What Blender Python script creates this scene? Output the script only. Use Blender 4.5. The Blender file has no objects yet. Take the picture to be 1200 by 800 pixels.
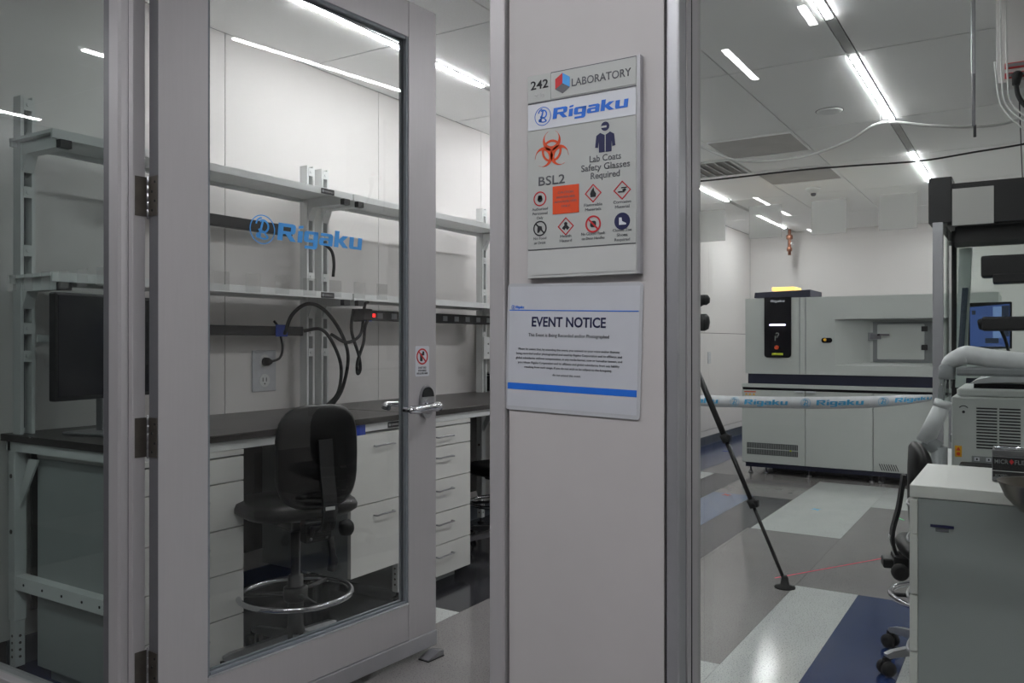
import bpy, bmesh, math, random
from math import sin, cos, pi, radians
from mathutils import Vector, Matrix

# ------------------------------------------------------------------ camera, world, exposure
scn = bpy.context.scene
COL = scn.collection
cam_d = bpy.data.cameras.new('camera'); cam = bpy.data.objects.new('camera', cam_d); COL.objects.link(cam)
cam.location = (0, 0, 1.2)
cam.rotation_euler = (radians(90.06), 0, radians(32.0 - 90))
cam_d.sensor_width = 36; cam_d.lens = 970 / 1200 * 36; cam_d.clip_start = .02; cam_d.clip_end = 60
scn.camera = cam
w = bpy.data.worlds.new('world'); scn.world = w; w.use_nodes = True
w.node_tree.nodes['Background'].inputs[0].default_value = (.55, .6, .7, 1)
w.node_tree.nodes['Background'].inputs[1].default_value = .05
scn.view_settings.view_transform = 'Standard'; scn.view_settings.look = 'None'
scn.view_settings.exposure = 0.75; scn.view_settings.gamma = 1; scn.view_settings.use_curve_mapping = False
scn.cycles.transparent_max_bounces = 16; scn.cycles.diffuse_bounces = 8
LED_LAB = 56.0      # radiance of the lab's ceiling strips
LED_HALL = 43.0     # radiance of the dimmer corridor strips
CEIL = 2.65; WALLY = 3.2; BACKX = 11.2; WX = 1.40

random.seed(4)
# ------------------------------------------------------------------ materials
def lin(c):
    return tuple(((v / 255) / 12.92 if v / 255 <= .04045 else ((v / 255 + .055) / 1.055) ** 2.4) for v in c)
MATS = {}
def mat(name, rgb, rough=.5, metal=0., var=.06, scale=30., bump=0., spec=.5, emit=None, es=0., stretch=None):
    m = bpy.data.materials.new(name); m.use_nodes = True; nt = m.node_tree; b = nt.nodes['Principled BSDF']
    c = lin(rgb)
    tc = nt.nodes.new('ShaderNodeTexCoord'); mp = nt.nodes.new('ShaderNodeMapping')
    if stretch: mp.inputs['Scale'].default_value = stretch
    n = nt.nodes.new('ShaderNodeTexNoise'); n.inputs['Scale'].default_value = scale; n.inputs['Detail'].default_value = 3
    nt.links.new(tc.outputs['Object'], mp.inputs[0]); nt.links.new(mp.outputs[0], n.inputs['Vector'])
    r = nt.nodes.new('ShaderNodeValToRGB'); e = r.color_ramp.elements
    e[0].position = .3; e[1].position = .7
    e[0].color = (*[v * (1 - var) for v in c], 1); e[1].color = (*[min(1, v * (1 + var)) for v in c], 1)
    nt.links.new(n.outputs['Fac'], r.inputs[0]); nt.links.new(r.outputs[0], b.inputs['Base Color'])
    b.inputs['Roughness'].default_value = rough; b.inputs['Metallic'].default_value = metal
    b.inputs['Specular IOR Level'].default_value = spec
    if bump:
        bp = nt.nodes.new('ShaderNodeBump'); bp.inputs['Strength'].default_value = bump; bp.inputs['Distance'].default_value = .002
        nt.links.new(n.outputs['Fac'], bp.inputs['Height']); nt.links.new(bp.outputs[0], b.inputs['Normal'])
    if emit:
        b.inputs['Emission Color'].default_value = (*lin(emit), 1); b.inputs['Emission Strength'].default_value = es
    MATS[name] = m; return m
def speckle(name, rgb, rough=.14):
    m = mat(name, rgb, rough, var=.04, scale=6.); nt = m.node_tree; b = nt.nodes['Principled BSDF']
    ramp = [n for n in nt.nodes if n.type == 'VALTORGB'][0]
    tc = [n for n in nt.nodes if n.type == 'TEX_COORD'][0]
    v = nt.nodes.new('ShaderNodeTexNoise'); v.inputs['Scale'].default_value = 170; v.inputs['Detail'].default_value = 2
    nt.links.new(tc.outputs['Object'], v.inputs['Vector'])
    r = nt.nodes.new('ShaderNodeValToRGB'); e = r.color_ramp.elements
    e[0].position = .33; e[0].color = (.45, .45, .47, 1); e[1].position = .42; e[1].color = (1, 1, 1, 1)
    x = e = r.color_ramp.elements.new(.66); x.color = (1, 1, 1, 1)
    x = r.color_ramp.elements.new(.74); x.color = (1.3, 1.3, 1.3, 1)
    nt.links.new(v.outputs['Fac'], r.inputs[0])
    mx = nt.nodes.new('ShaderNodeMix'); mx.data_type = 'RGBA'; mx.blend_type = 'MULTIPLY'; mx.inputs[0].default_value = 1
    nt.links.new(ramp.outputs[0], mx.inputs[6]); nt.links.new(r.outputs[0], mx.inputs[7])
    nt.links.new(mx.outputs[2], b.inputs['Base Color']); return m
def glass(name, tint, refl=1.0, haze=0.):
    m = bpy.data.materials.new(name); m.use_nodes = True; nt = m.node_tree; nt.nodes.clear()
    o = nt.nodes.new('ShaderNodeOutputMaterial'); t = nt.nodes.new('ShaderNodeBsdfTransparent'); t.inputs[0].default_value = (*tint, 1)
    g = nt.nodes.new('ShaderNodeBsdfGlossy'); g.inputs['Roughness'].default_value = .004; g.inputs[0].default_value = (1, 1, 1, 1)
    f = nt.nodes.new('ShaderNodeFresnel'); f.inputs[0].default_value = 1.5
    # the same reflectance from either side of a pane
    lw = nt.nodes.new('ShaderNodeMath'); lw.operation = 'MULTIPLY'; lw.inputs[1].default_value = refl
    ge = nt.nodes.new('ShaderNodeNewGeometry'); f2 = nt.nodes.new('ShaderNodeMath'); f2.operation = 'SUBTRACT'; f2.inputs[0].default_value = 1
    f2.use_clamp = True
    nt.links.new(ge.outputs['Backfacing'], f2.inputs[1])
    mu = nt.nodes.new('ShaderNodeMath'); mu.operation = 'MULTIPLY'
    nt.links.new(f.outputs[0], lw.inputs[0]); nt.links.new(lw.outputs[0], mu.inputs[0]); nt.links.new(f2.outputs[0], mu.inputs[1])
    mx = nt.nodes.new('ShaderNodeMixShader'); nt.links.new(mu.outputs[0], mx.inputs[0])
    nt.links.new(t.outputs[0], mx.inputs[1]); nt.links.new(g.outputs[0], mx.inputs[2])
    last = mx
    if haze:
        d = nt.nodes.new('ShaderNodeBsdfTranslucent'); d.inputs[0].default_value = (.9, .9, .88, 1)
        h = nt.nodes.new('ShaderNodeMixShader'); h.inputs[0].default_value = haze
        nt.links.new(mx.outputs[0], h.inputs[1]); nt.links.new(d.outputs[0], h.inputs[2]); last = h
    nt.links.new(last.outputs[0], o.inputs[0]); MATS[name] = m; return m
mat('wall_paint', (217, 214, 212), .6, var=.015, scale=4)
mat('gasket_grey', (118, 124, 130), .5)
mat('corridor_wall', (92, 92, 94), .6, var=.02, scale=4)
mat('panel_white', (216, 213, 211), .45, var=.012, scale=5)
mat('slot_cover', (185, 185, 183), .7)
mat('ceiling_tile', (241, 241, 240), .8, var=.03, scale=120, bump=.15)
mat('dark_gap', (40, 40, 42), .8)
mat('aluminium', (180, 177, 179), .45, metal=.3, var=.015, scale=14, stretch=(8, 8, .4))
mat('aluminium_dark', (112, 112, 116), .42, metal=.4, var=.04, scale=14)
mat('aluminium_light', (176, 176, 180), .35, metal=.6, var=.04, scale=14)
mat('laminate', (184, 180, 180), .5, var=.02, scale=9)
mat('steel_white', (212, 214, 213), .4, var=.03, scale=12)
mat('drawer_white', (216, 216, 212), .4, var=.02, scale=8)
mat('drawer_side', (152, 156, 156), .45, var=.02, scale=8)
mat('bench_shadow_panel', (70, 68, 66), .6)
mat('epoxy_black', (48, 44, 42), .32, var=.12, scale=60)
mat('black_plastic', (15, 15, 17), .45, var=.1, scale=40)
mat('black_vinyl', (9, 9, 10), .38, spec=.3, var=.15, scale=25, bump=.1)
mat('rubber', (14, 14, 15), .7)
mat('chrome', (200, 200, 205), .12, metal=1., var=.05)
mat('satin_steel', (165, 165, 168), .28, metal=.9, var=.05)
mat('hinge_steel', (104, 99, 94), .4, metal=.8, var=.1)
mat('baseboard', (70, 76, 84), .5)
mat('sign_grey', (186, 187, 186), .5, var=.01)
mat('sign_strip', (176, 178, 176), .4, var=.01)
mat('sign_white', (205, 207, 213), .5, var=.01)
mat('paper', (188, 190, 197), .35, var=.02, scale=14)
mat('laminate_film', (182, 183, 188), .2, var=.01)
mat('ink_black', (28, 28, 34), .5)
mat('ink_grey', (92, 92, 98), .5)
mat('ink_navy', (18, 22, 70), .5)
mat('ink_blue', (30, 104, 206), .5)
mat('logo_blue', (70, 158, 232), .5)
mat('tape_blue', (70, 160, 206), .5)
mat('painters_blue', (28, 62, 165), .6)
mat('ink_red', (190, 32, 40), .5)
mat('ink_orange', (214, 72, 26), .5)
mat('ribbon_white', (205, 207, 210), .35)
mat('instrument_grey', (190, 194, 191), .45, var=.015, scale=6)
mat('instrument_edge', (134, 138, 138), .45)
mat('navy_metal', (20, 24, 50), .4, var=.05)
mat('gloss_black', (9, 9, 18), .12)
mat('robot_white', (200, 203, 204), .35)
mat('robot_grey', (128, 132, 134), .45)
mat('bowl_steel', (120, 114, 106), .3, metal=.9)
mat('copper', (150, 104, 84), .35, metal=.6)
mat('yellow', (226, 170, 30), .5)
mat('lime', (190, 200, 40), .5)
mat('white_cable', (205, 205, 203), .5)
mat('green', (60, 190, 110), .5)
mat('pink', (255, 62, 100), .5)
mat('diffuser_grey', (176, 174, 172), .6, var=.08, scale=5)
mat('outlet_plate', (190, 192, 196), .4)
mat('led_lab', (255, 255, 255), .5, emit=(251, 252, 254), es=LED_LAB)
mat('led_hall', (255, 255, 255), .5, emit=(251, 252, 254), es=LED_HALL)
mat('status_bar', (230, 225, 255), .5, emit=(215, 205, 255), es=1.6)
mat('amber_lamp', (255, 190, 60), .4, emit=(255, 205, 125), es=1.0)
mat('red_lamp', (220, 30, 25), .4, emit=(255, 20, 15), es=1.5)
mat('screen_blue', (40, 60, 120), .2, emit=(62, 80, 128), es=.55)
mat('screen_pale', (60, 80, 130), .2, emit=(110, 132, 176), es=.6)
mat('screen_dark', (22, 26, 40), .2, emit=(52, 60, 78), es=.4)
FL = {}
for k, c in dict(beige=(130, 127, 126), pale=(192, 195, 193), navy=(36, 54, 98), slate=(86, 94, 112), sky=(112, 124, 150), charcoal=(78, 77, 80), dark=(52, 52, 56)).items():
    FL[k] = speckle('floor_' + k, c)
GL_DOOR = glass('glass_door', (.965, .97, .965))
GL_SIDE = glass('glass_sidelight', (.825, .86, .85))
GL_FRONT = glass('glass_front', (.93, .945, .935))
ACR = glass('acrylic', (.86, .9, .88))
FROST = glass('frosted_film', (.80, .80, .79), refl=0, haze=.42)
FROST2 = glass('frosted_film_thin', (.95, .95, .95), refl=0, haze=.06)

# ------------------------------------------------------------------ mesh helpers
class MB:
    def __init__(s): s.b = bmesh.new()
    def box(s, x0, x1, y0, y1, z0, z1, bev=0, M=None):
        r = bmesh.ops.create_cube(s.b, size=1); vs = r['verts']
        m = Matrix.Translation(((x0 + x1) / 2, (y0 + y1) / 2, (z0 + z1) / 2)) @ Matrix.Diagonal((abs(x1 - x0), abs(y1 - y0), abs(z1 - z0), 1))
        if M is not None: m = M @ m
        bmesh.ops.transform(s.b, matrix=m, verts=vs)
        if bev:
            es = list({e for v in vs for e in v.link_edges})
            bmesh.ops.bevel(s.b, geom=es, offset=bev, segments=2, affect='EDGES', profile=.5)
        return s
    def tube(s, pts, r, n=8, smooth=True, cap=True):
        P = [Vector(p) for p in pts]; rs = r if isinstance(r, (list, tuple)) else [r] * len(P)
        rings = []; up = None
        for i, p in enumerate(P):
            t = (P[min(i + 1, len(P) - 1)] - P[max(i - 1, 0)]).normalized()
            if up is None:
                up = Vector((0, 0, 1)) if abs(t.z) < .9 else Vector((1, 0, 0))
            a = t.cross(up)
            if a.length < 1e-4: a = t.cross(Vector((1, 0, .3)))
            a.normalize(); b = a.cross(t).normalized(); up = b
            rings.append([s.b.verts.new(p + a * rs[i] * cos(2 * pi * k / n) + b * rs[i] * sin(2 * pi * k / n)) for k in range(n)])
        for i in range(len(rings) - 1):
            for k in range(n):
                f = s.b.faces.new((rings[i][k], rings[i][(k + 1) % n], rings[i + 1][(k + 1) % n], rings[i + 1][k])); f.smooth = smooth
        if cap: s.b.faces.new(rings[0][::-1]); s.b.faces.new(rings[-1])
        return s
    def ring(s, c, R, r, n=40, m=8, axis='z', a0=0, a1=2 * pi):
        full = abs(a1 - a0 - 2 * pi) < 1e-6; c = Vector(c)
        pts = []
        N = n if full else n + 1
        rings = []
        for i in range(N):
            a = a0 + (a1 - a0) * i / n
            row = []
            for k in range(m):
                q = 2 * pi * k / m; rr = R + r * cos(q); h = r * sin(q)
                v = {'z': (rr * cos(a), rr * sin(a), h), 'y': (rr * cos(a), h, rr * sin(a)), 'x': (h, rr * cos(a), rr * sin(a))}[axis]
                row.append(s.b.verts.new(c + Vector(v)))
            rings.append(row)
        for i in range(n):
            A = rings[i]; B = rings[(i + 1) % N]
            for k in range(m):
                f = s.b.faces.new((A[k], A[(k + 1) % m], B[(k + 1) % m], B[k])); f.smooth = True
        return s
    def lathe(s, c, prof, n=24, axis='z'):
        c = Vector(c); rows = []
        for (r, h) in prof:
            row = []
            for k in range(n):
                q = 2 * pi * k / n; r_ = max(r, .0003)
                v = {'z': (r_ * cos(q), r_ * sin(q), h), 'y': (r_ * cos(q), h, r_ * sin(q)), 'x': (h, r_ * cos(q), r_ * sin(q))}[axis]
                row.append(s.b.verts.new(c + Vector(v)))
            rows.append(row)
        for i in range(len(rows) - 1):
            for k in range(n):
                f = s.b.faces.new((rows[i][k], rows[i][(k + 1) % n], rows[i + 1][(k + 1) % n], rows[i + 1][k])); f.smooth = True
        s.b.faces.new(rows[0][::-1]); s.b.faces.new(rows[-1]); return s
    def prism(s, pts, a, b, plane='xz'):
        """polygon extruded between a and b along the third axis"""
        def v(p, h):
            return {'xz': (p[0], h, p[1]), 'xy': (p[0], p[1], h), 'yz': (h, p[0], p[1])}[plane]
        A = [s.b.verts.new(v(p, a)) for p in pts]; B = [s.b.verts.new(v(p, b)) for p in pts]
        n = len(pts); s.b.faces.new(A); s.b.faces.new(B[::-1])
        for i in range(n): s.b.faces.new((A[i], B[i], B[(i + 1) % n], A[(i + 1) % n]))
        return s
    def build(s, name, m, parent=None, subsurf=0):
        bmesh.ops.recalc_face_normals(s.b, faces=s.b.faces)
        me = bpy.data.meshes.new(name); s.b.to_mesh(me); s.b.free()
        me.materials.append(MATS[m] if isinstance(m, str) else m)
        o = bpy.data.objects.new(name, me); COL.objects.link(o)
        if parent: o.parent = parent
        if name in ('bolt', 'screw', 'bolt_plate', 'slot', 'port', 'panel_symbol', 'round_mark'): o['kind'] = 'stuff'   # too small to pick apart
        if subsurf:
            md = o.modifiers.new('s', 'SUBSURF'); md.levels = md.render_levels = subsurf
        return o
def B(name, m, parent, x0, x1, y0, y1, z0, z1, bev=0):
    return MB().box(x0, x1, y0, y1, z0, z1, bev).build(name, m, parent)
def rrect(x0, x1, z0, z1, r, n=5):
    out = []
    for cx, cz, a in ((x1 - r, z1 - r, 0), (x0 + r, z1 - r, 90), (x0 + r, z0 + r, 180), (x1 - r, z0 + r, 270)):
        for i in range(n + 1):
            q = radians(a + 90 * i / n); out.append((cx + r * cos(q), cz + r * sin(q)))
    return out
def circ(cx, cz, r, n=28, a0=0, a1=360):
    return [(cx + r * cos(radians(a0 + (a1 - a0) * i / n)), cz + r * sin(radians(a0 + (a1 - a0) * i / n))) for i in range(n + (0 if a1 - a0 == 360 else 1))]
def annulus(b, cx, cz, r0, r1, y0, y1, n=32, a0=0, a1=360):
    for i in range(n):
        q0 = radians(a0 + (a1 - a0) * i / n); q1 = radians(a0 + (a1 - a0) * (i + 1) / n)
        b.prism([(cx + r0 * cos(q0), cz + r0 * sin(q0)), (cx + r1 * cos(q0), cz + r1 * sin(q0)), (cx + r1 * cos(q1), cz + r1 * sin(q1)), (cx + r0 * cos(q1), cz + r0 * sin(q1))], y0, y1)
def spline(pts, n=8):
    P = [Vector(p) for p in pts]; P = [2 * P[0] - P[1]] + P + [2 * P[-1] - P[-2]]; out = []
    for i in range(1, len(P) - 2):
        for k in range(n):
            t = k / n; a, b, c, d = P[i - 1:i + 3]
            out.append(.5 * ((2 * b) + (-a + c) * t + (2 * a - 5 * b + 4 * c - d) * t * t + (-a + 3 * b - 3 * c + d) * t ** 3))
    out.append(P[-2]); return out
def tag(o, label=None, cat=None, group=None, kind=None):
    for k, v in (('label', label), ('category', cat), ('group', group), ('kind', kind)):
        if v: o[k] = v
    return o
def thing(name, label, cat, loc=(0, 0, 0), rz=0, group=None):
    o = bpy.data.objects.new(name, None); COL.objects.link(o); o.empty_display_size = .05
    o.location = loc; o.rotation_euler = (0, 0, radians(rz)); return tag(o, label, cat, group)
def struct(name, loc=(0, 0, 0), rz=0):
    o = bpy.data.objects.new(name, None); COL.objects.link(o); o.location = loc; o.rotation_euler = (0, 0, radians(rz))
    o['kind'] = 'structure'; return o
def copy_tree(o, parent=None):
    c = o.copy(); COL.objects.link(c); c.parent = parent
    for ch in list(o.children): copy_tree(ch, c)
    return c
def text(parent, s, size, x, z, y, m, align='CENTER', bold=0., sx=1., shear=0., name='lettering', width=None, spacing=1., th=.0004):
    cu = bpy.data.curves.new(name, 'FONT'); cu.body = s; cu.size = size; cu.align_x = align; cu.align_y = 'BOTTOM_BASELINE' if False else 'TOP_BASELINE' if False else 'BOTTOM'
    cu.offset = bold * size; cu.shear = shear; cu.space_character = spacing; cu.extrude = 0; cu.resolution_u = 3
    cu.align_y = 'TOP_BASELINE'
    o = bpy.data.objects.new(name, cu); COL.objects.link(o)
    bpy.context.view_layer.update()
    me = bpy.data.meshes.new_from_object(o); bpy.data.objects.remove(o); bpy.data.curves.remove(cu)
    xs = [v.co.x for v in me.vertices]
    if width and xs:
        f = width / (max(xs) - min(xs)); sx = f
        off = {'CENTER': (max(xs) + min(xs)) / 2, 'LEFT': min(xs), 'RIGHT': max(xs)}[align]
    else: off = 0
    for v in me.vertices: v.co = Vector(((v.co.x - off) * sx + x, y, v.co.y + z))
    bm = bmesh.new(); bm.from_mesh(me)
    r = bmesh.ops.extrude_face_region(bm, geom=bm.faces[:])
    for v in [g for g in r['geom'] if isinstance(g, bmesh.types.BMVert)]: v.co.y += th
    bmesh.ops.recalc_face_normals(bm, faces=bm.faces); bm.to_mesh(me); bm.free()
    me.name = name; me.materials.clear(); me.materials.append(MATS[m])
    o = bpy.data.objects.new(name, me); COL.objects.link(o)
    if parent: o.parent = parent
    return o
def logo_mark(b, cx, cz, r, y0, y1):
    """round mark: thin ring round a script R"""
    annulus(b, cx, cz, r * .93, r, y0, y1, 30)
    annulus(b, cx + .05 * r, cz + .22 * r, r * .34, r * .48, y0, y1, 18, -150, 130)
    annulus(b, cx - .02 * r, cz + .3 * r, r * .42, r * .54, y0, y1, 8, 95, 175)
    b.prism([(cx - .02 * r, cz + .62 * r), (cx + .12 * r, cz + .62 * r), (cx - .18 * r, cz - .5 * r), (cx - .38 * r, cz - .5 * r)], y0, y1)
    annulus(b, cx - .32 * r, cz - .42 * r, r * .1, r * .2, y0, y1, 12)
    b.prism([(cx - .05 * r, cz - .02 * r), (cx + .1 * r, cz - .1 * r), (cx + .52 * r, cz - .5 * r), (cx + .36 * r, cz - .58 * r)], y0, y1)
    annulus(b, cx + .1 * r, cz + .05 * r, r * .62, r * .74, y0, y1, 12, 215, 300)
def word(parent, x, z, h, y, m, width, th=.0005, shear=.10, name='lettering'):
    """the wide bold word of the logo, drawn as blocks; h = cap height, x = left, z = baseline"""
    G = []
    def r(a, b, c, d): G.append([(a, c), (b, c), (b, d), (a, d)])
    def rr(ox, pts): G.append([(ox + p, q) for p, q in pts])
    o = 0; r(0, .34, 0, 1); rr(o, [(.3, .8), (.3, 1), (.95, 1), (1.08, .97), (1.16, .88), (1.16, .55), (1.08, .44), (.84, .4), (.84, .8)])
    rr(o, [(.3, .38), (.3, .56), (.9, .56), (.9, .38)]); rr(o, [(.5, .4), (.86, .4), (1.24, 0), (.86, 0)])
    o = 1.34; r(o, o + .32, 0, .68); rr(o, [(.0, .8), (.0, .96), (.32, 1.02), (.32, .86)])
    o = 1.76; rr(o, [(.3, .56), (.3, .74), (.98, .74), (.98, .56)]); rr(o, [(0, .18), (0, .64), (.1, .74), (.32, .74), (.32, .08), (.1, .08)]); rr(o, [(.2, .08), (.2, .25), (.8, .25), (.8, .08)])
    rr(o, [(.66, -.24), (.66, .7), (.98, .74), (.98, -.18), (.88, -.28)]); rr(o, [(.1, -.3), (.1, -.12), (.7, -.12), (.9, -.3)])
    o = 2.84; rr(o, [(.08, .57), (.08, .74), (.86, .74), (.98, .64), (.7, .57)]); rr(o, [(.66, 0), (.66, .6), (.98, .64), (.98, 0)]); rr(o, [(0, .1), (0, .36), (.1, .46), (.32, .46), (.32, 0), (.1, 0)]); rr(o, [(.25, .32), (.25, .46), (.7, .46), (.7, .32)]); rr(o, [(.25, 0), (.25, .14), (.7, .14), (.7, 0)])
    o = 3.94; r(o, o + .33, 0, 1); rr(o, [(.3, .32), (.3, .46), (.62, .74), (1.02, .74), (.62, .38)]); rr(o, [(.3, .46), (.58, .46), (1.08, 0), (.68, 0), (.3, .34)])
    o = 5.08; rr(o, [(0, .1), (0, .74), (.33, .74), (.33, 0), (.1, 0)]); rr(o, [(.25, 0), (.25, .17), (.75, .17), (.75, 0)]); rr(o, [(.66, 0), (.66, .74), (.98, .74), (.98, 0)])
    k = width / (6.06 * h); b = MB()
    for i, P in enumerate(G):
        e = (i % 3) * th * .04
        b.prism([(x + (p + q * shear) * h * k, z + q * h) for p, q in P], y - e, y + th)
    return b.build(name, m, parent)
def brand(parent, x, z, h, y, m, mk=True, total=None, markname='emblem'):
    """logo: mark then the wide bold word; h = cap height, x = left edge, z = baseline"""
    r = h * .88; tx = x
    if mk:
        b = MB(); logo_mark(b, x + r, z + h * .42, r, y, y + .0004); b.build(markname, m, parent); tx = x + 2 * r + .18 * h
    wd = (x + total - tx) if total else h * 6
    return word(parent, tx, z, h, y, m, wd)
# ================================================================== SETTING
# floor: sheets of vinyl in a pattern, each one a piece
floor = struct('floor')
MB().box(-10, BACKX + .1, -6, 6, -.05, -.004).build('floor_slab', FL['beige'], floor)
def sheet(x0, x1, y0, y1, k):
    B('floor_tile', FL[k], floor, x0 + .0006, x1 - .0006, y0 + .0006, y1 - .0006, -.01, 0)
XA, XB = 4.21, 6.5
sheet(WX - .02, XA, -3.6, .10, 'pale'); sheet(WX - .02, 3.34, .10, .40, 'pale'); sheet(3.34, XA, .10, .40, 'pale')
sheet(WX - .02, XA, .40, .69, 'navy')
sheet(WX - .02, XA, .69, .98, 'pale'); sheet(WX - .02, 3.03, .98, 1.53, 'pale')
sheet(3.03, 5.36, .98, 1.53, 'beige'); sheet(WX - .02, 5.36, 1.53, 1.55, 'beige')
sheet(XA, 5.36, -3.6, .98, 'beige'); sheet(5.36, XB, -3.6, .98, 'beige')
sheet(5.36, 7.45, .98, 1.53, 'pale'); sheet(XB, 7.45, -3.6, .98, 'pale')
sheet(WX - .02, 4.3, 1.55, 2.15, 'beige'); sheet(4.3, XB, 1.55, 1.83, 'charcoal'); sheet(5.36, XB, 1.53, 1.55, 'charcoal')
sheet(4.3, XB, 1.83, 2.15, 'sky'); sheet(XB, 7.45, 1.53, 2.15, 'beige')
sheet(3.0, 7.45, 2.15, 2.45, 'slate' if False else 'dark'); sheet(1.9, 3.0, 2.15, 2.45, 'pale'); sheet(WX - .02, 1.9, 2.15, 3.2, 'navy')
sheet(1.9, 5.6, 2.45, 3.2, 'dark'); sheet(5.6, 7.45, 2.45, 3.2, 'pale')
sheet(7.45, BACKX, -3.6, 2.6, 'beige'); sheet(7.45, BACKX, 2.6, 3.2, 'navy')
# corridor side
for i in range(-6, 1):
    for j in range(-4, 4):
        sheet(WX - .02 + (i - 1) * 1.5, WX - .02 + i * 1.5, j * 1.5, j * 1.5 + 1.5, 'beige' if (i + j) % 3 else 'charcoal')

ceiling = struct('ceiling')
MB().box(-10, BACKX + .1, -6, 6, CEIL + .012, CEIL + .06).build('ceiling_deck', 'dark_gap', ceiling)
xs = [WX + .1, 3.12, 4.42, 5.84, 7.05, 8.40, 9.75, BACKX]
ysl = [-3.6, -2.4, -1.2, .05, .732, .778, 1.38, 2.0, 2.597, 2.643, WALLY]
LEDX = [(2.46, 3.88), (4.46, 5.86), (6.95, 8.36), (9.5, 10.7)]
skip = []
for i in range(len(xs) - 1):
    for j in range(len(ysl) - 1):
        x0, x1, y0, y1 = xs[i] + .005, xs[i + 1] - .005, ysl[j] + .004, ysl[j + 1] - .004
        if j in (4, 8): y0, y1 = ysl[j] + .001, ysl[j + 1] - .001
        B('ceiling_panel', 'ceiling_tile' if j not in (4, 8) else 'slot_cover', ceiling, x0, x1, y0, y1, CEIL, CEIL + .012 if j not in (4, 8) else CEIL + .012)
for i in range(-7, 1):
    for j in range(-4, 4):
        B('ceiling_panel', 'ceiling_tile', ceiling, WX + .094 + (i - 1) * 1.4, WX + .094 + i * 1.4 - .006, j * 1.4 + .003, j * 1.4 + 1.397, CEIL, CEIL + .012)

wl = struct('wall_left')
MB().box(WX + .1, BACKX, WALLY + .012, WALLY + .1, 0, CEIL + .05).build('backing', 'dark_gap', wl)
px_ = [1.45, 2.58, 3.66, 4.72, 5.9, 7.1, 8.3, 9.5, BACKX]
for i in range(len(px_) - 1):
    if i < 4:
        B('wall_panel', 'wall_paint', wl, px_[i] + .002, px_[i + 1] - .002, WALLY, WALLY + .012, .1, CEIL)
    else:
        for z0, z1 in ((.1, .17), (.17, 1.31), (1.31, CEIL)):
            B('wall_panel', 'wall_paint', wl, px_[i] + (.001 if z0 < 1.3 else .001), px_[i + 1] - .001, WALLY, WALLY + .012, z0 + .003, z1 - .003)
tag(B('baseboard_left', 'baseboard', None, WX + .2, BACKX, WALLY - .012, WALLY, 0, .1), kind='structure')
wb = struct('wall_back')
for y0, y1 in ((-3.6, -1.6), (-1.6, .8), (.8, WALLY)):
    B('wall_panel', 'wall_paint', wb, BACKX, BACKX + .1, y0 + .001, y1 - .001, 0, CEIL + .05)
tag(B('baseboard_back', 'baseboard', None, BACKX - .012, BACKX, -3.6, WALLY - .012, 0, .1), kind='structure')
tag(B('wall_right', 'wall_paint', None, WX + .1, BACKX + .1, -3.7, -3.6, 0, CEIL + .05), kind='structure')
# corridor shell
tag(B('wall_corridor_left', 'corridor_wall', None, -9.2, WX + .05, 5.6, 5.7, 0, CEIL + .01), kind='structure')
tag(B('wall_corridor_right', 'wall_paint', None, -9.2, WX + .1, -5.7, -5.6, 0, CEIL + .01), kind='structure')
tag(B('wall_corridor_far', 'laminate', None, -9.3, -9.2, -5.7, 5.7, 0, CEIL + .01), kind='structure')
tag(B('wall_front_right', 'laminate', None, WX, WX + .1, -5.6, -1.2, 0, CEIL + .01), kind='structure')
tag(B('wall_front_left', 'laminate', None, WX, WX + .1, 3.12, 5.6, 0, CEIL + .01), kind='structure')
tag(B('trim_1', 'laminate', None, WX, WX + .1, -1.2, 3.12, 2.56, CEIL + .01), kind='structure')

# ---- pier between door and front window
pier = struct('wall_front')
B('core', 'dark_gap', pier, WX + .006, WX + .095, .524, .915, 0, 2.56)
B('wall_panel', 'laminate', pier, WX - .002, WX + .006, .5535, .8800, .005, 2.56)
MB().box(WX - .012, WX + .1, .8855, .9215, 0, 2.56, .003).build('jamb', 'aluminium', pier)
MB().box(WX - .008, WX + .03, .523, .5475, 0, 2.56, .004).build('corner_trim', 'aluminium_light', pier)
MB().box(WX + .03, WX + .1, .5215, .5475, 0, 2.56).build('glazing_reveal', 'aluminium', pier)
MB().box(WX + .05, WX + .052, .5203, .523, 0, 2.56).build('gasket', 'dark_gap', pier)

# ---- front window (right)
w2 = struct('window_2')
MB().box(WX + .085, WX + .093, -1.2, .5215, .1, 2.52).build('pane', GL_FRONT, w2)
B('sill_rail', 'aluminium', w2, WX + .02, WX + .12, -1.2, .5215, 0, .1)
B('head_rail', 'aluminium', w2, WX + .02, WX + .12, -1.2, .5215, 2.5, 2.56)
for i in range(11):
    yc = .505 - .1075 * i if i else .498
    B('frosted_square', FROST, w2, WX + .0835, WX + .0848, yc - .0285, yc + .0285 if i else yc + .02, 1.385, 1.443)
# ---- left side light
w1 = struct('window_1')
MB().box(WX + .018, WX + .026, 2.262, 3.12, .12, 2.5).build('pane', GL_SIDE, w1)
B('sill_rail', 'aluminium', w1, WX - .012, WX + .06, 2.262, 3.12, 0, .12, .003)
B('head_rail', 'aluminium', w1, WX - .012, WX + .06, 2.262, 3.12, 2.5, 2.56)
for i in range(9):
    yc = 2.30 + .1 * i
    B('frosted_square', FROST2, w1, WX + .0165, WX + .0178, yc - .0265, yc + .0265, 1.365, 1.42)
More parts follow.
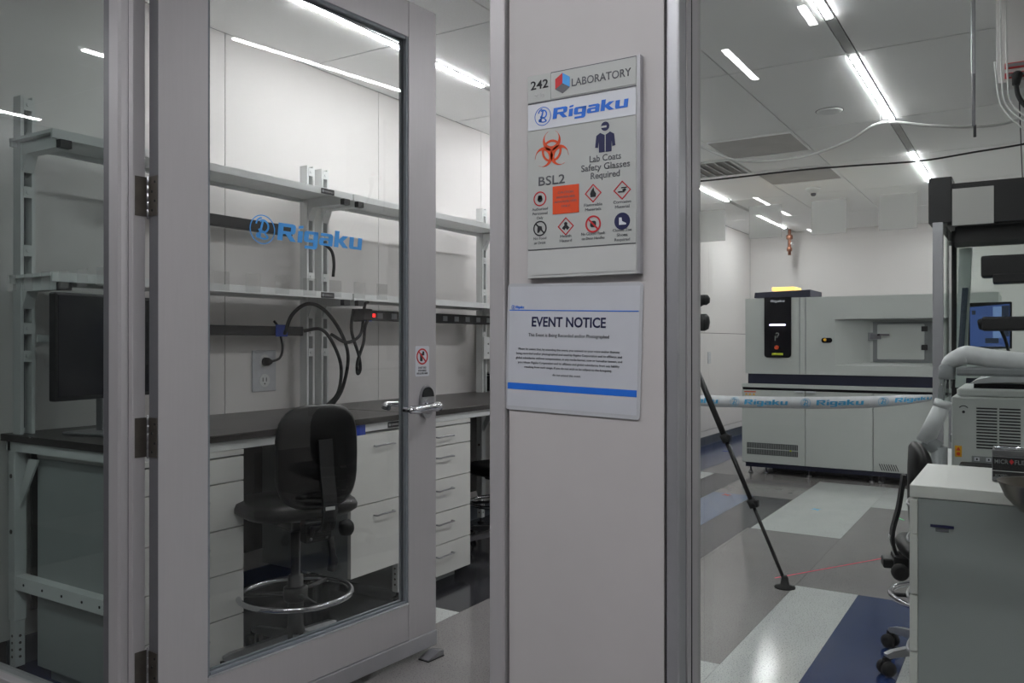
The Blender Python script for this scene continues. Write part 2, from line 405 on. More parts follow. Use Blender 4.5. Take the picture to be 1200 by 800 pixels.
# ---- hinge jamb
tr = struct('trim_2')
MB().prism([(WX - .018, 2.209), (WX - .018, 2.168), (WX - .013, 2.158), (WX + .002, 2.150), (WX + .022, 2.150), (WX + .022, 2.209)], 0, 2.56, 'xy').build('frame_post', 'aluminium', tr)
B('cove_shade', 'aluminium_dark', tr, WX + .002, WX + .022, 2.121, 2.150, 0, 2.56)  # darker metal puts the shade of the groove into its colour
MB().box(WX - .016, WX + .022, 2.10, 2.121, 0, 2.56, .002).build('door_stop_bead', 'aluminium', tr)
MB().box(WX - .002, WX + .03, 2.209, 2.262, 0, 2.56, .002).build('glazing_bead', 'aluminium_dark', tr)
B('head_rail', 'aluminium', tr, WX - .018, WX + .05, .9215, 2.1, 2.495, 2.56)

# ================================================================== DOOR (local x along the leaf, -y = corridor face)
D = struct('door_1', (1.423, 2.042, 0), -4.0); D.scale = (1.035, 1, 1)
MB().box(0, .15, 0, .045, .03, 2.48, .0015).build('stile', 'aluminium', D)
B('edge_channel', 'aluminium_dark', D, -.0012, 0, .001, .044, .032, 2.478)
MB().box(.972, 1.12, 0, .045, .03, 2.48, .0015).build('stile', 'aluminium', D)
MB().box(.151, .971, .001, .044, 2.345, 2.48, .001).build('top_rail', 'aluminium', D)
MB().box(.151, .971, .001, .044, .085, .22, .001).build('bottom_rail', 'aluminium', D)
MB().box(.003, 1.122, -.006, .05, .026, .083, .003).build('sweep', 'aluminium_light', D)
for gy in (.004, .029):
  g = MB()
  for x0, x1, z0, z1 in ((.15, .158, .22, 2.345), (.961, .972, .22, 2.345), (.162, .958, .22, .232), (.162, .958, 2.333, 2.345)):
    g.box(x0, x1, gy, gy + .012, z0, z1)
  g.build('glazing_gasket', 'gasket_grey', D)
MB().box(.152, .97, -.001, .012, .2195, .2265).build('glazing_bead', 'chrome', D)
MB().box(.155, .967, .0185, .0265, .225, 2.34).build('pane', GL_DOOR, D)
for i in range(7):
    xc = .205 + .108 * i
    B('frosted_square', FROST2, D, xc - .026, xc + .026, .0168, .0182, 1.355, 1.412)
b = MB(); logo_mark(b, .346, 1.553, .046, .0155, .0162); tag(b.build('emblem', 'logo_blue', D), 'blue round emblem stuck on the glass')
tag(word(D, .400, 1.526, .056, .0155, 'logo_blue', .352, th=.0007), 'blue vinyl lettering on the door glass')
# sticker
st = tag(MB().prism(rrect(1.004, 1.080, 1.071, 1.186, .006), -.0012, -.0002).build('warning_sticker', 'sign_white', D), 'small white sticker with a red prohibition circle')
b = MB(); annulus(b, 1.042, 1.146, .025, .031, -.0018, -.0012)
b.box(-.027, .027, -.0018, -.0012, -.003, .003, M=Matrix.Translation((1.042, 0, 1.146)) @ Matrix.Rotation(radians(45), 4, 'Y')); b.build('prohibition_ring', 'ink_red', st)
b = MB(); b.prism(rrect(1.030, 1.044, 1.128, 1.158, .004), -.0016, -.0012); b.prism(rrect(1.043, 1.053, 1.15, 1.166, .003), -.0016, -.0012); b.build('pictogram', 'ink_black', st)
for k, s in enumerate(('DO NOT TOUCH', 'DOOR HANDLES', 'WITH GLOVED HANDS')):
    text(st, s, .0105, 1.042, 1.1 - .011 * k, -.0016, 'ink_black', bold=.02, width=(.042, .044, .06)[k])
# hinges
def hinge(z):
    h = MB(); h.box(-.0035, -.0005, .003, .043, z - .055, z + .055); o = h.build('hinge', 'hinge_steel', D)
    h2 = MB(); h2.box(-.036, -.002, .0542, .0560, z - .055, z + .055)
    h2.build('hinge_leaf', 'hinge_steel', o)
    k = MB(); 
    for q in range(5): k.lathe((.0035, .0565, z - .056 + q * .0225), [(.0065, 0), (.0072, .001), (.0072, .0205), (.0065, .0215)], 12)
    k.lathe((.0035, .0565, z - .061), [(.003, 0), (.005, .003), (.005, .118), (.003, .122)], 10)
    k.build('hinge_knuckle', 'satin_steel', o)
    s = MB()
    for zz in (-.04, -.015, .012, .038): s.lathe((-.0045, .012 + (.014 if zz in (-.04, .012) else 0), z + zz), [(.0036, 0), (.0036, .0012)], 10, 'x')
    s.build('screw', 'dark_gap', o)
for z in (2.28, 1.607, .935, .285): hinge(z)
# lock
lk = MB(); lk.prism([(1.06 + .036 * cos(q * pi / 18), .972 + .063 * sin(q * pi / 18)) for q in range(36)], -.012, -.0005); lock = lk.build('lock', 'satin_steel', D)
MB().prism([(1.061 + .031 * cos(q * pi / 18), .992 + .037 * sin(q * pi / 18)) for q in range(0, 19)], -.0165, -.012).build('reader_window', 'gloss_black', lock)
MB().prism(circ(1.062, .958, .027), -.019, -.012).build('lock_face', 'satin_steel', lock)
lv = MB(); lv.tube([(1.062, -.01, .957), (1.062, -.05, .957)], [.012, .011], 12)
lv.tube(spline([(1.073, -.058, .957), (1.04, -.064, .957), (.99, -.060, .954), (.95, -.05, .951), (.935, -.03, .951), (.934, -.012, .951)], 4), [.018] * 5 + [.015] * 10 + [.010] * 6, 12); lv.build('lever_handle', 'chrome', lock)
MB().lathe((1.0745, -.058, .957), [(.009, 0), (.009, .002)], 14, 'x').build('key_cylinder', 'gloss_black', lock)
MB().lathe((1.045, -.0215, .968), [(.006, 0), (.006, .003)], 12, 'y').build('keyhole', 'chrome', lock)
lr = MB(); lr.prism([(1.06 + .03 * cos(q * pi / 18), .967 + .065 * sin(q * pi / 18)) for q in range(36)], .0455, .056)
lr.tube([(1.06, .05, .957), (1.06, .1, .957)], .012, 12); lr.tube(spline([(1.075, .104, .957), (1.0, .106, .962), (.955, .10, .965), (.93, .085, .958), (.928, .06, .955)], 4), .0115, 12); lr.build('inner_lever', 'chrome', lock)

# door stop wedge on the floor beneath the free corner
t = thing('door_stop', 'small grey wedge stop on the floor under the open door', 'door stop', (2.52, 1.935, 0), -6)
MB().prism([(-.05, 0), (.035, 0), (.035, .022), (.012, .0245), (-.05, .006)], -.028, .02).build('wedge', 'satin_steel', t)
MB().box(-.052, .037, -.03, .022, 0, .003).build('rubber_foot', 'rubber', t)

# ================================================================== SIGNS on the pier (local x right, z up, front -y)
SG = thing('room_sign', 'grey room sign numbered 242 with hazard symbols, upper on the white pier', 'sign', (WX - .002, .830, 1.324), -90)
SWd, SHt = .235, .394
def sx(u): return u * SWd
def sz(v): return SHt * (1 - v)
MB().box(0, SWd, -.013, 0, 0, SHt, .001).build('plate', 'sign_grey', SG)
B('edge_strip', 'aluminium_light', SG, SWd - .004, SWd + .002, -.014, -.001, 0, SHt)
Bk = -.0135
B('number_tile', 'sign_strip', SG, sx(.01), sx(.225), Bk - .001, -.012, sz(.135), sz(.004))
B('name_tile', 'sign_strip', SG, sx(.235), sx(.975), Bk - .001, -.012, sz(.132), sz(.004))
B('logo_tile', 'sign_white', SG, sx(.01), sx(.975), Bk - .001, -.012, sz(.272), sz(.145))
B('symbol_tile', 'sign_strip', SG, sx(.01), sx(.975), Bk - .001, -.012, sz(.858), sz(.276))
B('groove', 'ink_grey', SG, sx(.01), sx(.97), Bk - .0004, -.0125, sz(.862), sz(.858))
for v in (.003, .138): B('groove', 'ink_grey', SG, sx(.23 if v < .1 else .01), sx(.975), Bk - .0012, -.0125, sz(v + .004), sz(v))
B('blank_tile', 'sign_grey', SG, sx(.03), sx(.975), Bk - .0006, -.012, sz(.985), sz(.868))
yT = Bk - .0018
text(SG, '242', .023, sx(.12), sz(.072), yT, 'ink_black', width=sx(.165), bold=.012)
text(SG, '242', .011, sx(.12), sz(.115), yT, 'sign_grey', width=sx(.1))
cx, cz, rr = sx(.335), sz(.066), .0195
hexp = [(cx + rr * cos(radians(90 + 60 * k)) * .92, cz + rr * sin(radians(90 + 60 * k))) for k in range(6)]
MB().prism([hexp[0], hexp[1], hexp[2], (cx, cz)], yT, yT + .0005).build('emblem', 'ink_red', SG)
MB().prism([hexp[0], (cx, cz), hexp[4], hexp[5]], yT, yT + .0005).build('emblem', 'logo_blue', SG)
MB().prism([(cx, cz), hexp[2], hexp[3], hexp[4]], yT, yT + .0005).build('emblem', 'ink_grey', SG)
text(SG, 'LABORATORY', .0205, sx(.42), sz(.09), yT, 'ink_grey', 'LEFT', width=sx(.515), bold=.006)
brand(SG, sx(.075), sz(.232), .0205, yT, 'ink_blue', total=sx(.83))
# biohazard
def bio(b, cx, cz, R):
    for k in range(3):
        a = radians(90 + 120 * k); ox, oz = cx + .52 * R * cos(a), cz + .52 * R * sin(a)
        ro, ri = .52 * R, .42 * R; ix, iz = ox + .14 * R * cos(a), oz + .14 * R * sin(a)
        n = 20; A = []; Bb = []
        for i in range(n + 1):
            q = a + radians(28 + (304) * i / n)
            A.append((ox + ro * cos(q), oz + ro * sin(q))); 
            Bb.append((ix + ri * cos(q), iz + ri * sin(q)))
        for i in range(n): b.prism([A[i], A[i + 1], Bb[i + 1], Bb[i]], yT, yT + .0005)
        # segment of the middle ring inside each horn
        am = math.degrees(a); annulus(b, cx, cz, .46 * R, .58 * R, yT, yT + .0005, 8, am - 42, am + 42)
b = MB(); bio(b, sx(.235), sz(.385), .037); tag(b.build('biohazard_symbol', 'ink_orange', SG), 'orange biohazard symbol')
text(SG, 'BSL2', .0245, sx(.235), sz(.548), yT, 'ink_grey', width=sx(.245), bold=.008)
# lab coat figure
b = MB(); cx = sx(.715); y1 = yT + .0005
b.prism(circ(cx, sz(.305), .0085, 16), yT, y1)
b.prism([(cx - .010, sz(.333)), (cx - .018, sz(.345)), (cx - .0205, sz(.40)), (cx - .0145, sz(.402)), (cx - .013, sz(.37)), (cx - .0125, sz(.425)), (cx - .001, sz(.425)), (cx - .001, sz(.345))], yT, y1)
b.prism([(cx + .010, sz(.333)), (cx + .001, sz(.345)), (cx + .001, sz(.425)), (cx + .0125, sz(.425)), (cx + .013, sz(.37)), (cx + .0145, sz(.402)), (cx + .0205, sz(.40)), (cx + .018, sz(.345))], yT, y1)
b.build('lab_coat_symbol', 'ink_navy', SG)
B('safety_glasses_mark', 'sign_strip', SG, cx - .008, cx + .003, yT - .0003, yT, sz(.311), sz(.302))
for k, (s, wd) in enumerate((('Lab Coats', .27), ('Safety Glasses', .42), ('Required', .25))):
    text(SG, s, .017, cx, sz(.465 + .04 * k), yT, 'ink_grey', width=sx(wd), bold=.004)
yr = (.612, .755)
def cap(cx, v, lines):
    for k, (s, wd) in enumerate(lines): text(SG, s, .0078, cx, sz(v + .022 * k), yT, 'ink_grey', width=sx(wd))
def diamond(cx, cz, r):
    b = MB()
    for k in range(4):
        a0, a1 = radians(90 * k), radians(90 * k + 90)
        b.prism([(cx + r * cos(a0), cz + r * sin(a0)), (cx + r * cos(a1), cz + r * sin(a1)), (cx + .84 * r * cos(a1), cz + .84 * r * sin(a1)), (cx + .84 * r * cos(a0), cz + .84 * r * sin(a0))], yT, y1)
    return b.build('hazard_diamond', 'ink_red', SG)
C4 = [sx(u) for u in (.125, .365, .61, .86)]
b = MB(); annulus(b, C4[0], sz(.612), .0118, .0142, yT, y1); b.build('prohibition_ring', 'ink_red', SG)
b = MB(); b.prism(circ(C4[0], sz(.615), .0055, 12), yT, y1); b.prism(rrect(C4[0] - .0045, C4[0] + .0045, sz(.617), sz(.595), .003), yT, y1); b.build('hand_symbol', 'ink_black', SG)
cap(C4[0], .668, (('Authorized', .15), ('Personnel', .14), ('Only', .06)))
org = B('orange_notice', 'ink_orange', SG, sx(.245), sx(.485), yT - .0002, yT + .0006, sz(.695), sz(.56))
for k, (s, wd) in enumerate((('CAUTION', .14), ('RADIATION AREA', .17), ('AUTHORIZED USERS', .2), ('ONLY', .08))):
    text(org, s, .006, sx(.365), sz(.598 + .022 * k), yT - .0006, 'ink_grey', width=sx(wd))
diamond(C4[2], sz(.612), .0175); diamond(C4[3], sz(.612), .0175); diamond(C4[1], sz(.757), .0175)
b = MB(); b.prism([(C4[2] - .005, sz(.63)), (C4[2] + .005, sz(.63)), (C4[2] + .006, sz(.615)), (C4[2] + .002, sz(.60)), (C4[2] + .001, sz(.585)), (C4[2] - .004, sz(.60)), (C4[2] - .006, sz(.615))], yT, y1); b.build('flame_symbol', 'ink_black', SG)
b = MB(); b.box(C4[3] - .008, C4[3] + .004, yT, y1, sz(.622), sz(.616)); b.box(C4[3] - .002, C4[3] + .009, yT, y1, sz(.603), sz(.598)); b.prism([(C4[3] + .003, sz(.622)), (C4[3] + .008, sz(.612)), (C4[3] + .006, sz(.604)), (C4[3], sz(.61))], yT, y1); b.build('corrosion_symbol', 'ink_black', SG)
cap(C4[2], .672, (('Flammable', .16), ('Materials', .14))); cap(C4[3], .672, (('Corrosive', .15), ('Material', .12)))
b = MB(); annulus(b, C4[0], sz(.757), .0122, .0148, yT, y1)
b.box(-.013, .013, yT - .0002, y1, -.0014, .0014, M=Matrix.Translation((C4[0], 0, sz(.757))) @ Matrix.Rotation(radians(45), 4, 'Y'))
b.prism([(C4[0] - .006, sz(.778)), (C4[0] - .002, sz(.778)), (C4[0] + .002, sz(.76)), (C4[0] + .006, sz(.775)), (C4[0] + .004, sz(.748)), (C4[0] - .005, sz(.742))], yT, y1); b.build('no_food_symbol', 'ink_black', SG)
b = MB(); b.prism(circ(C4[1], sz(.745), .0035, 12), yT, y1); b.prism([(C4[1] - .008, sz(.765)), (C4[1] - .003, sz(.775)), (C4[1], sz(.765)), (C4[1] + .003, sz(.775)), (C4[1] + .008, sz(.765)), (C4[1] + .003, sz(.752)), (C4[1] - .003, sz(.752))], yT, y1); b.build('health_symbol', 'ink_black', SG)
b = MB(); annulus(b, C4[2], sz(.757), .0128, .016, yT, y1)
b.box(-.014, .014, yT - .0002, y1, -.0016, .0016, M=Matrix.Translation((C4[2], 0, sz(.757))) @ Matrix.Rotation(radians(45), 4, 'Y')); b.build('prohibition_ring', 'ink_red', SG)
b = MB(); b.prism(rrect(C4[2] - .006, C4[2] + .006, sz(.772), sz(.742), .004), yT, y1); b.build('glove_symbol', 'ink_black', SG)
MB().prism(circ(C4[3], sz(.755), .0155), yT, y1).build('blue_disc', 'ink_navy', SG)
MB().prism([(C4[3] - .006, sz(.738)), (C4[3] - .001, sz(.738)), (C4[3], sz(.755)), (C4[3] + .008, sz(.765)), (C4[3] + .008, sz(.772)), (C4[3] - .006, sz(.772))], yT - .0004, yT).build('boot_symbol', 'sign_white', SG)
cap(C4[0], .812, (('No Food', .12), ('or Drink', .11))); cap(C4[1], .81, (('Health', .1), ('Hazard', .11)))
cap(C4[2], .808, (('No Gloved Hands', .21), ('on Door Handles', .2))); cap(C4[3], .802, (('Closed Toe', .16), ('Shoes', .09), ('Required', .13)))

# paper notice, slightly tilted
EN = thing('event_notice', 'laminated white event notice with a blue bar, taped below the room sign', 'notice', (WX - .0035, .8885, 1.067), -90)
EN.rotation_euler = (0, radians(1.6), radians(-90))
PW, PH = .290, .250
MB().prism(rrect(0, PW, 0, PH, .008), -.0012, -.0004).build('laminate_pouch', 'laminate_film', EN)
MB().box(.006, PW - .006, -.0016, -.001, .008, PH - .006).build('sheet', 'paper', EN)
yN = -.0021
def nx(u): return u * PW
def nz(v): return PH * (1 - v)
MB().box(nx(.02), nx(.975), yN, yN + .0004, nz(.214), nz(.207)).build('rule', 'ink_blue', EN)
MB().box(nx(.02), nx(.975), yN, yN + .0004, nz(.835), nz(.785)).build('bar', 'ink_blue', EN)
brand(EN, nx(.035), nz(.196), .0052, yN, 'ink_blue', total=nx(.1))
text(EN, 'EVENT NOTICE', .0265, nx(.475), nz(.335), yN, 'ink_navy', width=nx(.55), bold=.022)
text(EN, 'This Event is Being Recorded and/or Photographed', .0095, nx(.475), nz(.415), yN, 'ink_black', width=nx(.6))
for k, (s, wd) in enumerate((('Please be aware that, by attending this event, you consent to your voice and/or likeness', .75), ('being recorded and/or photographed and used by Rigaku Corporation and its affiliates and', .785), ('global subsidiaries without compensation, in any media format, now or hereafter known, and', .79), ('you release Rigaku Corporation and its affiliates and global subsidiaries from any liability', .755), ('resulting from such usage. If you do not wish to be subject to the foregoing,', .65), ('do not attend this event.', .21))):
    text(EN, s, .0062, nx(.475), nz(.522 + .035 * k + (.018 if k == 5 else 0)), yN, 'ink_black', width=nx(wd))

# ================================================================== LAB BENCHES
BT, BF, BW = .87, 2.44, 3.16      # worktop height, front edge, back edge
def bench(x0, x1, label, left_end=False, tape=False):
    t = thing('lab_bench', label, 'workbench', (x0, BF, 0), 0, 'workbenches along the wall'); L = x1 - x0; dp = BW - BF
    MB().box(0, L, 0, dp, BT - .026, BT, .002).build('worktop', 'epoxy_black', t)
    for y0, y1 in ((.015, .04), (dp - .05, dp - .02)): MB().box(.01, L - .01, y0, y1, BT - .060, BT - .027).build('apron', 'steel_white', t)
    for x in (.03, L - .03):
        MB().box(x - .02, x + .02, .03, dp - .03, BT - .06, BT - .027).build('end_rail', 'steel_white', t)
        for y in (.07, dp - .06):
            lg = MB(); lg.box(x - .022, x + .022, y - .022, y + .022, .20, BT - .06, .003); lg.box(x - .018, x + .018, y - .018, y + .018, .035, .22, .002)
            lo = lg.build('leg', 'steel_white', t)
            MB().lathe((x, y, 0), [(.022, 0), (.022, .008), (.006, .01), (.006, .036)], 14).build('levelling_foot', 'rubber', lo)
            h = MB()
            for z in (.07, .095, .12, .145): h.lathe((x - .0195, y, z), [(.005, 0), (.005, .002)], 8, 'x'); h.lathe((x, y - .0195, z), [(.005, 0), (.005, .002)], 8, 'y')
            for z in (.72, .52): h.lathe((x - .024, y, z), [(.008, 0), (.008, .003)], 10, 'x')
            h.build('bolt', 'hinge_steel', lo)
        MB().box(x - .02, x + .02, .07, dp - .06, .315, .365, .002).build('side_rail', 'steel_white', t)
        b = MB()
        for y in (.12, .22, .34, .46, .58): b.lathe((x - .0215, y, .34), [(.005, 0), (.005, .002)], 8, 'x')
        b.build('bolt', 'black_plastic', t)
        b = MB(); b.prism([(dp - .08, .66), (dp - .08, .6), (dp - .2, .785), (dp - .14, .785)], x - .004, x + .004, 'yz'); b.build('gusset', 'steel_white', t)
    MB().box(.08, L - .08, dp - .06, dp - .052, .22, BT - .065).build('shade_panel', 'bench_shadow_panel', t)  # added dark sheet, stands in for the shade under the bench
    # uprights and shelves
    for x in (.045, L - .045):
        u = MB(); u.box(x - .026, x - .014, dp - .1, dp - .05, BT, 2.085); u.box(x + .014, x + .026, dp - .1, dp - .05, BT, 2.085); u.box(x - .014, x + .014, dp - .058, dp - .05, BT, 2.085)
        uo = u.build('upright', 'steel_white', t)
        s = MB(); s.box(x - .012, x + .012, dp - .0585, dp - .0578, BT + .02, 2.06); s.build('slot', 'aluminium_dark', uo)
        bo = MB()
        for z in (2.055, 1.88, 1.74, 1.53, 1.25, 1.15): bo.lathe((x, dp - .106, z), [(.0075, 0), (.0075, .004), (.004, .006)][::-1], 10, 'y'); bo.box(x - .016, x + .016, dp - .102, dp - .098, z - .02, z + .02)
        bo.build('bolt_plate', 'steel_white', uo)
    for z in (1.93, 1.44):
        s = MB(); s.box(0, L, .392, dp - .06, z - .012, z - .0005); s.box(0, L, .38, .392, z - .032, z, .001); s.box(0, L, dp - .075, dp - .062, z - .03, z)
        so = s.build('shelf', 'steel_white', t)
        for x in (.045, L - .045):
            br = MB(); br.box(x - .022, x + .022, .40, dp - .1, z - .058, z - .013); br.prism([(dp - .13, z - .058), (dp - .1, z - .058), (dp - .1, z - .12)], x - .02, x + .02, 'yz')
            br.build('bracket', 'steel_white', so)
            c = MB(); c.box(x - .02, x + .02, .374, .3998, z - .06, z - .0325); c.build('end_cap', 'black_plastic', so)
    if tape:
        pass
    return t
b1 = bench(1.56, 3.035, 'left end bench with black worktop, monitor on it, seen through the sidelight')
b2 = bench(3.045, 4.60, 'middle bench with black worktop and long power strip above it, behind the door')
b3 = bench(4.83, 6.3, 'far bench with black worktop beside the pier, beyond the white cabinet')
def plate_label(parent, x, z, y, wd=.085):
    o = MB().box(x, x + wd, y - .002, y, z, z + .026).build('maker_label', 'black_plastic', parent)
    text(o, 'FORMASPACE', .011, x + wd * .58, z + .009, y - .0026, 'sign_grey', width=wd * .66); 
    annulus_b = MB(); annulus(annulus_b, x + .011, z + .013, .003, .0055, y - .0026, y - .002, 12); annulus_b.build('emblem', 'sign_white', o)
plate_label(b1, 1.31, BT - .056, .014); plate_label(b2, 1.40, BT - .056, .014)
for z in (1.90, 1.41): plate_label(b1, 1.26, z, .379)
for z in (1.90, 1.41): plate_label(b2, 1.44, z, .379)
tp = tag(MB().box(2.60, 2.72, BF + .0125, BF + .0145, BT - .078, BT - .028).build('tape_strip', 'painters_blue'), 'strip of blue masking tape on the bench apron right of the stool', 'tape')

# drawer units
def drawer_unit(x, y, rz, label, fronts, group='white drawer units', h0=.048, h1=.785, wd=.455, dpt=.55, top=True, sides='drawer_side', top_t=.0235):
    t = thing('drawer_unit', label, 'drawers', (x, y, 0), rz, group)
    MB().box(.003, wd - .003, .02, dpt, h0, h1 + .002).build('body', sides, t)
    if top: MB().box(0, wd, 0, dpt, h1 + .004, h1 + top_t, .002).build('top', 'drawer_white', t)
    if h0 < .1: MB().box(.03, wd - .03, .08, dpt - .04, 0, h0).build('plinth', 'black_plastic' if False else 'drawer_side', t)
    z = h1
    for f in fronts:
        z1 = z - .002; z0 = z - f + .002
        d = MB().box(.001, wd - .001, 0, .019, z0, z1, .0012).build('drawer', 'drawer_white', t)
        hz = z1 - min(.05, f * .45); c = wd / 2
        if rz == 0 or True:
            MB().tube(spline([(c - .062, .001, hz - .004), (c - .06, -.02, hz - .004), (c - .03, -.027, hz), (c + .03, -.027, hz), (c + .06, -.02, hz - .004), (c + .062, .001, hz - .004)], 3), .0042, 8).build('handle', 'satin_steel', d)
        z -= f
    return t
drawer_unit(1.605, 2.45, 0, 'white drawer unit nearest the hinged door edge, left of the black stool', [.091, .166, .16, .16, .16])
drawer_unit(2.625, 2.45, 0, 'white unit of two deep drawers hung between the stool and the door handle', [.306, .306], h0=.186, h1=.80, wd=.42, top=False)
drawer_unit(3.06, 2.45, 0, 'white five drawer unit seen through the open doorway right of the door edge', [.094, .161, .164, .158, .155])
# right unit: fronts face +Y
PU = drawer_unit(2.889, .271, 180, 'white drawer pedestal with clear top at the lower right of the picture', [.094, .161, .152, .158, .155], wd=.456, dpt=.62, top_t=.036)
lb = MB().box(.46 - .09, .46 - .025, 0, 0, 0, 0) if False else None
p = MB(); p.box(-.0015, 0, .05, .105, .715, .722); po = p.build('blue_label', 'ink_navy', PU); po.location = (.4575, 0, 0)
p = MB(); p.box(-.001, 0, .062, .093, .704, .713); po = p.build('asset_label', 'ink_grey', PU); po.location = (.457, 0, 0)

# ================================================================== WALL & BENCH ITEMS
def outlet(x, y, z, rz, label, s=1.):
    t = thing('wall_outlet', label, 'outlet', (x, y, z), rz)
    MB().box(-.055 * s, .055 * s, -.008, 0, -.075 * s, .075 * s, .003).build('cover_plate', 'outlet_plate', t)
    for zz in (-.035, .035):
        f = MB().prism(circ(0, zz * s, .024 * s, 20), -.0095, -.008).build('socket', 'steel_white', t)
        h = MB(); h.box(-.010 * s, -.007 * s, -.0105, -.0095, (zz - .004) * s, (zz + .010) * s); h.box(.006 * s, .009 * s, -.0105, -.0095, (zz - .004) * s, (zz + .010) * s); h.prism(circ(0, (zz - .012) * s, .003 * s, 8), -.0105, -.0095); h.build('slot', 'dark_gap', f)
    return t
outlet(2.81, WALLY, 1.06, 0, 'grey double wall outlet with a black plug, on the wall behind the bench', 1.35)
t = thing('power_plug', 'black plug and cord in the wall outlet behind the bench', 'plug', (2.81, WALLY - .012, 1.105))
MB().tube([(0, 0, 0), (0, -.02, 0), (-.005, -.045, .0)], [.022, .02, .012], 10).build('plug_body', 'rubber', t)
MB().tube(spline([(.0, -.04, 0), (.05, -.05, .02), (.075, -.04, .08), (.055, -.03, .17), (.03, -.03, .2)], 6), .006, 8).build('cord', 'rubber', t)
def strip(x0, x1, z, y, label, n, h=.045, red=None):
    t = thing('power_strip', label, 'power strip', (x0, y, z), 0, 'black power strips')
    MB().box(0, x1 - x0, -.04, 0, -h / 2, h / 2, .003).build('housing', 'black_plastic', t)
    for i in range(n):
        xx = .16 + i * (x1 - x0 - .2) / max(1, n - 1)
        s = MB().box(xx - .022, xx + .022, -.042, -.04, -.015, .015).build('socket', 'robot_grey', t)
    c = MB(); c.box(-.002, .02, -.046, .002, -h / 2 - .006, h / 2 + .006); c.build('end_clip', 'black_plastic', t)
    if red is not None: MB().box(red, red + .02, -.0435, -.04, -.008, .01).build('rocker_switch', 'red_lamp', t)
    return t
strip(2.03, 2.94, 1.255, 3.10, 'black power strip with blue tape, on the wall left of the cable bundle', 0, .045)
strip(2.03, 2.87, 1.745, 3.10, 'plain black strip under the upper shelf, crossed by the door emblem', 0, .05)
strip(3.26, 4.52, 1.343, 3.02, 'long black power strip with outlets and red switch under the lower shelf', 10, .055, red=.1)
o = tag(B('tape_strip', 'painters_blue', None, 2.76, 2.83, 3.053, 3.0595, 1.228, 1.285), 'blue tape wrapped on the power strip near its plug end', 'tape')
o = tag(B('tape_strip', 'painters_blue', None, 3.285, 3.345, 2.972, 2.9795, 1.312, 1.375), 'blue tape beside the red switch of the long power strip', 'tape')
cab = tag(MB().tube(spline([(2.94, 3.06, 1.257), (3.0, 3.0, 1.265), (3.05, 2.97, 1.2), (3.09, 2.95, 1.08), (3.07, 2.95, .95), (3.0, 2.96, .885)], 8), .0085, 8).build('power_cable', 'rubber'), 'black cable from the short strip curving down to the worktop', 'cable')
cab = tag(MB().tube(spline([(2.80, 3.04, 1.24), (2.79, 2.98, 1.33), (2.85, 2.94, 1.385), (2.95, 2.93, 1.36), (3.06, 2.93, 1.26), (3.12, 2.93, 1.13), (3.08, 2.93, .97), (3.02, 2.95, .878)], 8), .009, 8).build('power_cable', 'rubber'), 'thick black cable arching above the short power strip, then down the uprights', 'cable')
cab = tag(MB().tube(spline([(3.28, 2.97, 1.34), (3.21, 2.93, 1.24), (3.1, 2.92, 1.2), (3.0, 2.93, 1.24)], 8), .008, 8).build('power_cable', 'rubber'), 'black cable sagging between the two power strips', 'cable')
cab = tag(MB().tube(spline([(3.18, 2.95, 1.37), (3.145, 2.93, 1.26), (3.2, 2.93, 1.13), (3.21, 2.93, 1.06), (3.19, 2.93, 1.04), (3.19, 2.93, 1.1), (3.235, 2.93, 1.2), (3.25, 2.93, 1.29), (3.33, 2.96, 1.345)], 8), .008, 8).build('power_cable', 'rubber'), 'looped black cable hanging below the long power strip', 'cable')
cab = tag(MB().tube(spline([(2.99, 2.99, 1.70), (3.03, 2.96, 1.66), (3.05, 2.96, 1.6), (3.055, 2.97, 1.53)], 6), .008, 8).build('power_cable', 'rubber'), 'short black cable behind the door lettering, between the shelves', 'cable')
t = thing('power_supply', 'black plug block on the left end of the long power strip', 'plug', (3.27, 2.94, 1.345))
MB().box(-.04, .03, -.015, .03, -.03, .03, .006).build('housing', 'rubber', t)
MB().tube([(-.02, 0, .03), (-.01, 0, .06), (.01, 0, .065)], .008, 8).build('cord', 'rubber', t)
t = thing('mounting_plate', 'small white steel plate bolted to the upright right of the door edge', 'plate', (4.49, 3.03, 1.09))
MB().box(0, .125, -.008, 0, 0, .145, .003).build('sheet', 'steel_white', t)
b = MB()
for x, z in ((.1, .02), (.1, .125), (.05, .04), (.05, .1)): b.lathe((x, -.008, z), [(.003, -.004), (.006, -.002), (.006, 0)], 8, 'y')
b.build('bolt', 'hinge_steel', t)
t = thing('wall_cabinet', 'tall white cabinet panel above the bench, beside the pier', 'cabinet', (4.64, 2.98, .98))
MB().box(0, .6, 0, .2, .005, .40, .004).build('body', 'drawer_white', t)
MB().box(.01, .59, -.012, -.001, .01, .37, .002).build('door', 'drawer_white', t)
MB().box(0, .01, .03, .19, 0, .02).build('lip', 'dark_gap', t)
t = thing('black_case', 'black box on the worktop beneath the white cabinet', 'box', (4.66, 2.9, BT + .001))
MB().box(0, .4, 0, .25, 0, .1, .006).build('housing', 'black_plastic', t)
MB().box(.02, .38, -.003, 0, .01, .09).build('front_panel', 'gloss_black', t)
b = MB().box(4.602, 4.828, BF, BW, BT - .026, BT); tag(b.build('worktop_bridge', 'epoxy_black'), 'narrow black worktop piece joining the middle and far benches', 'worktop')

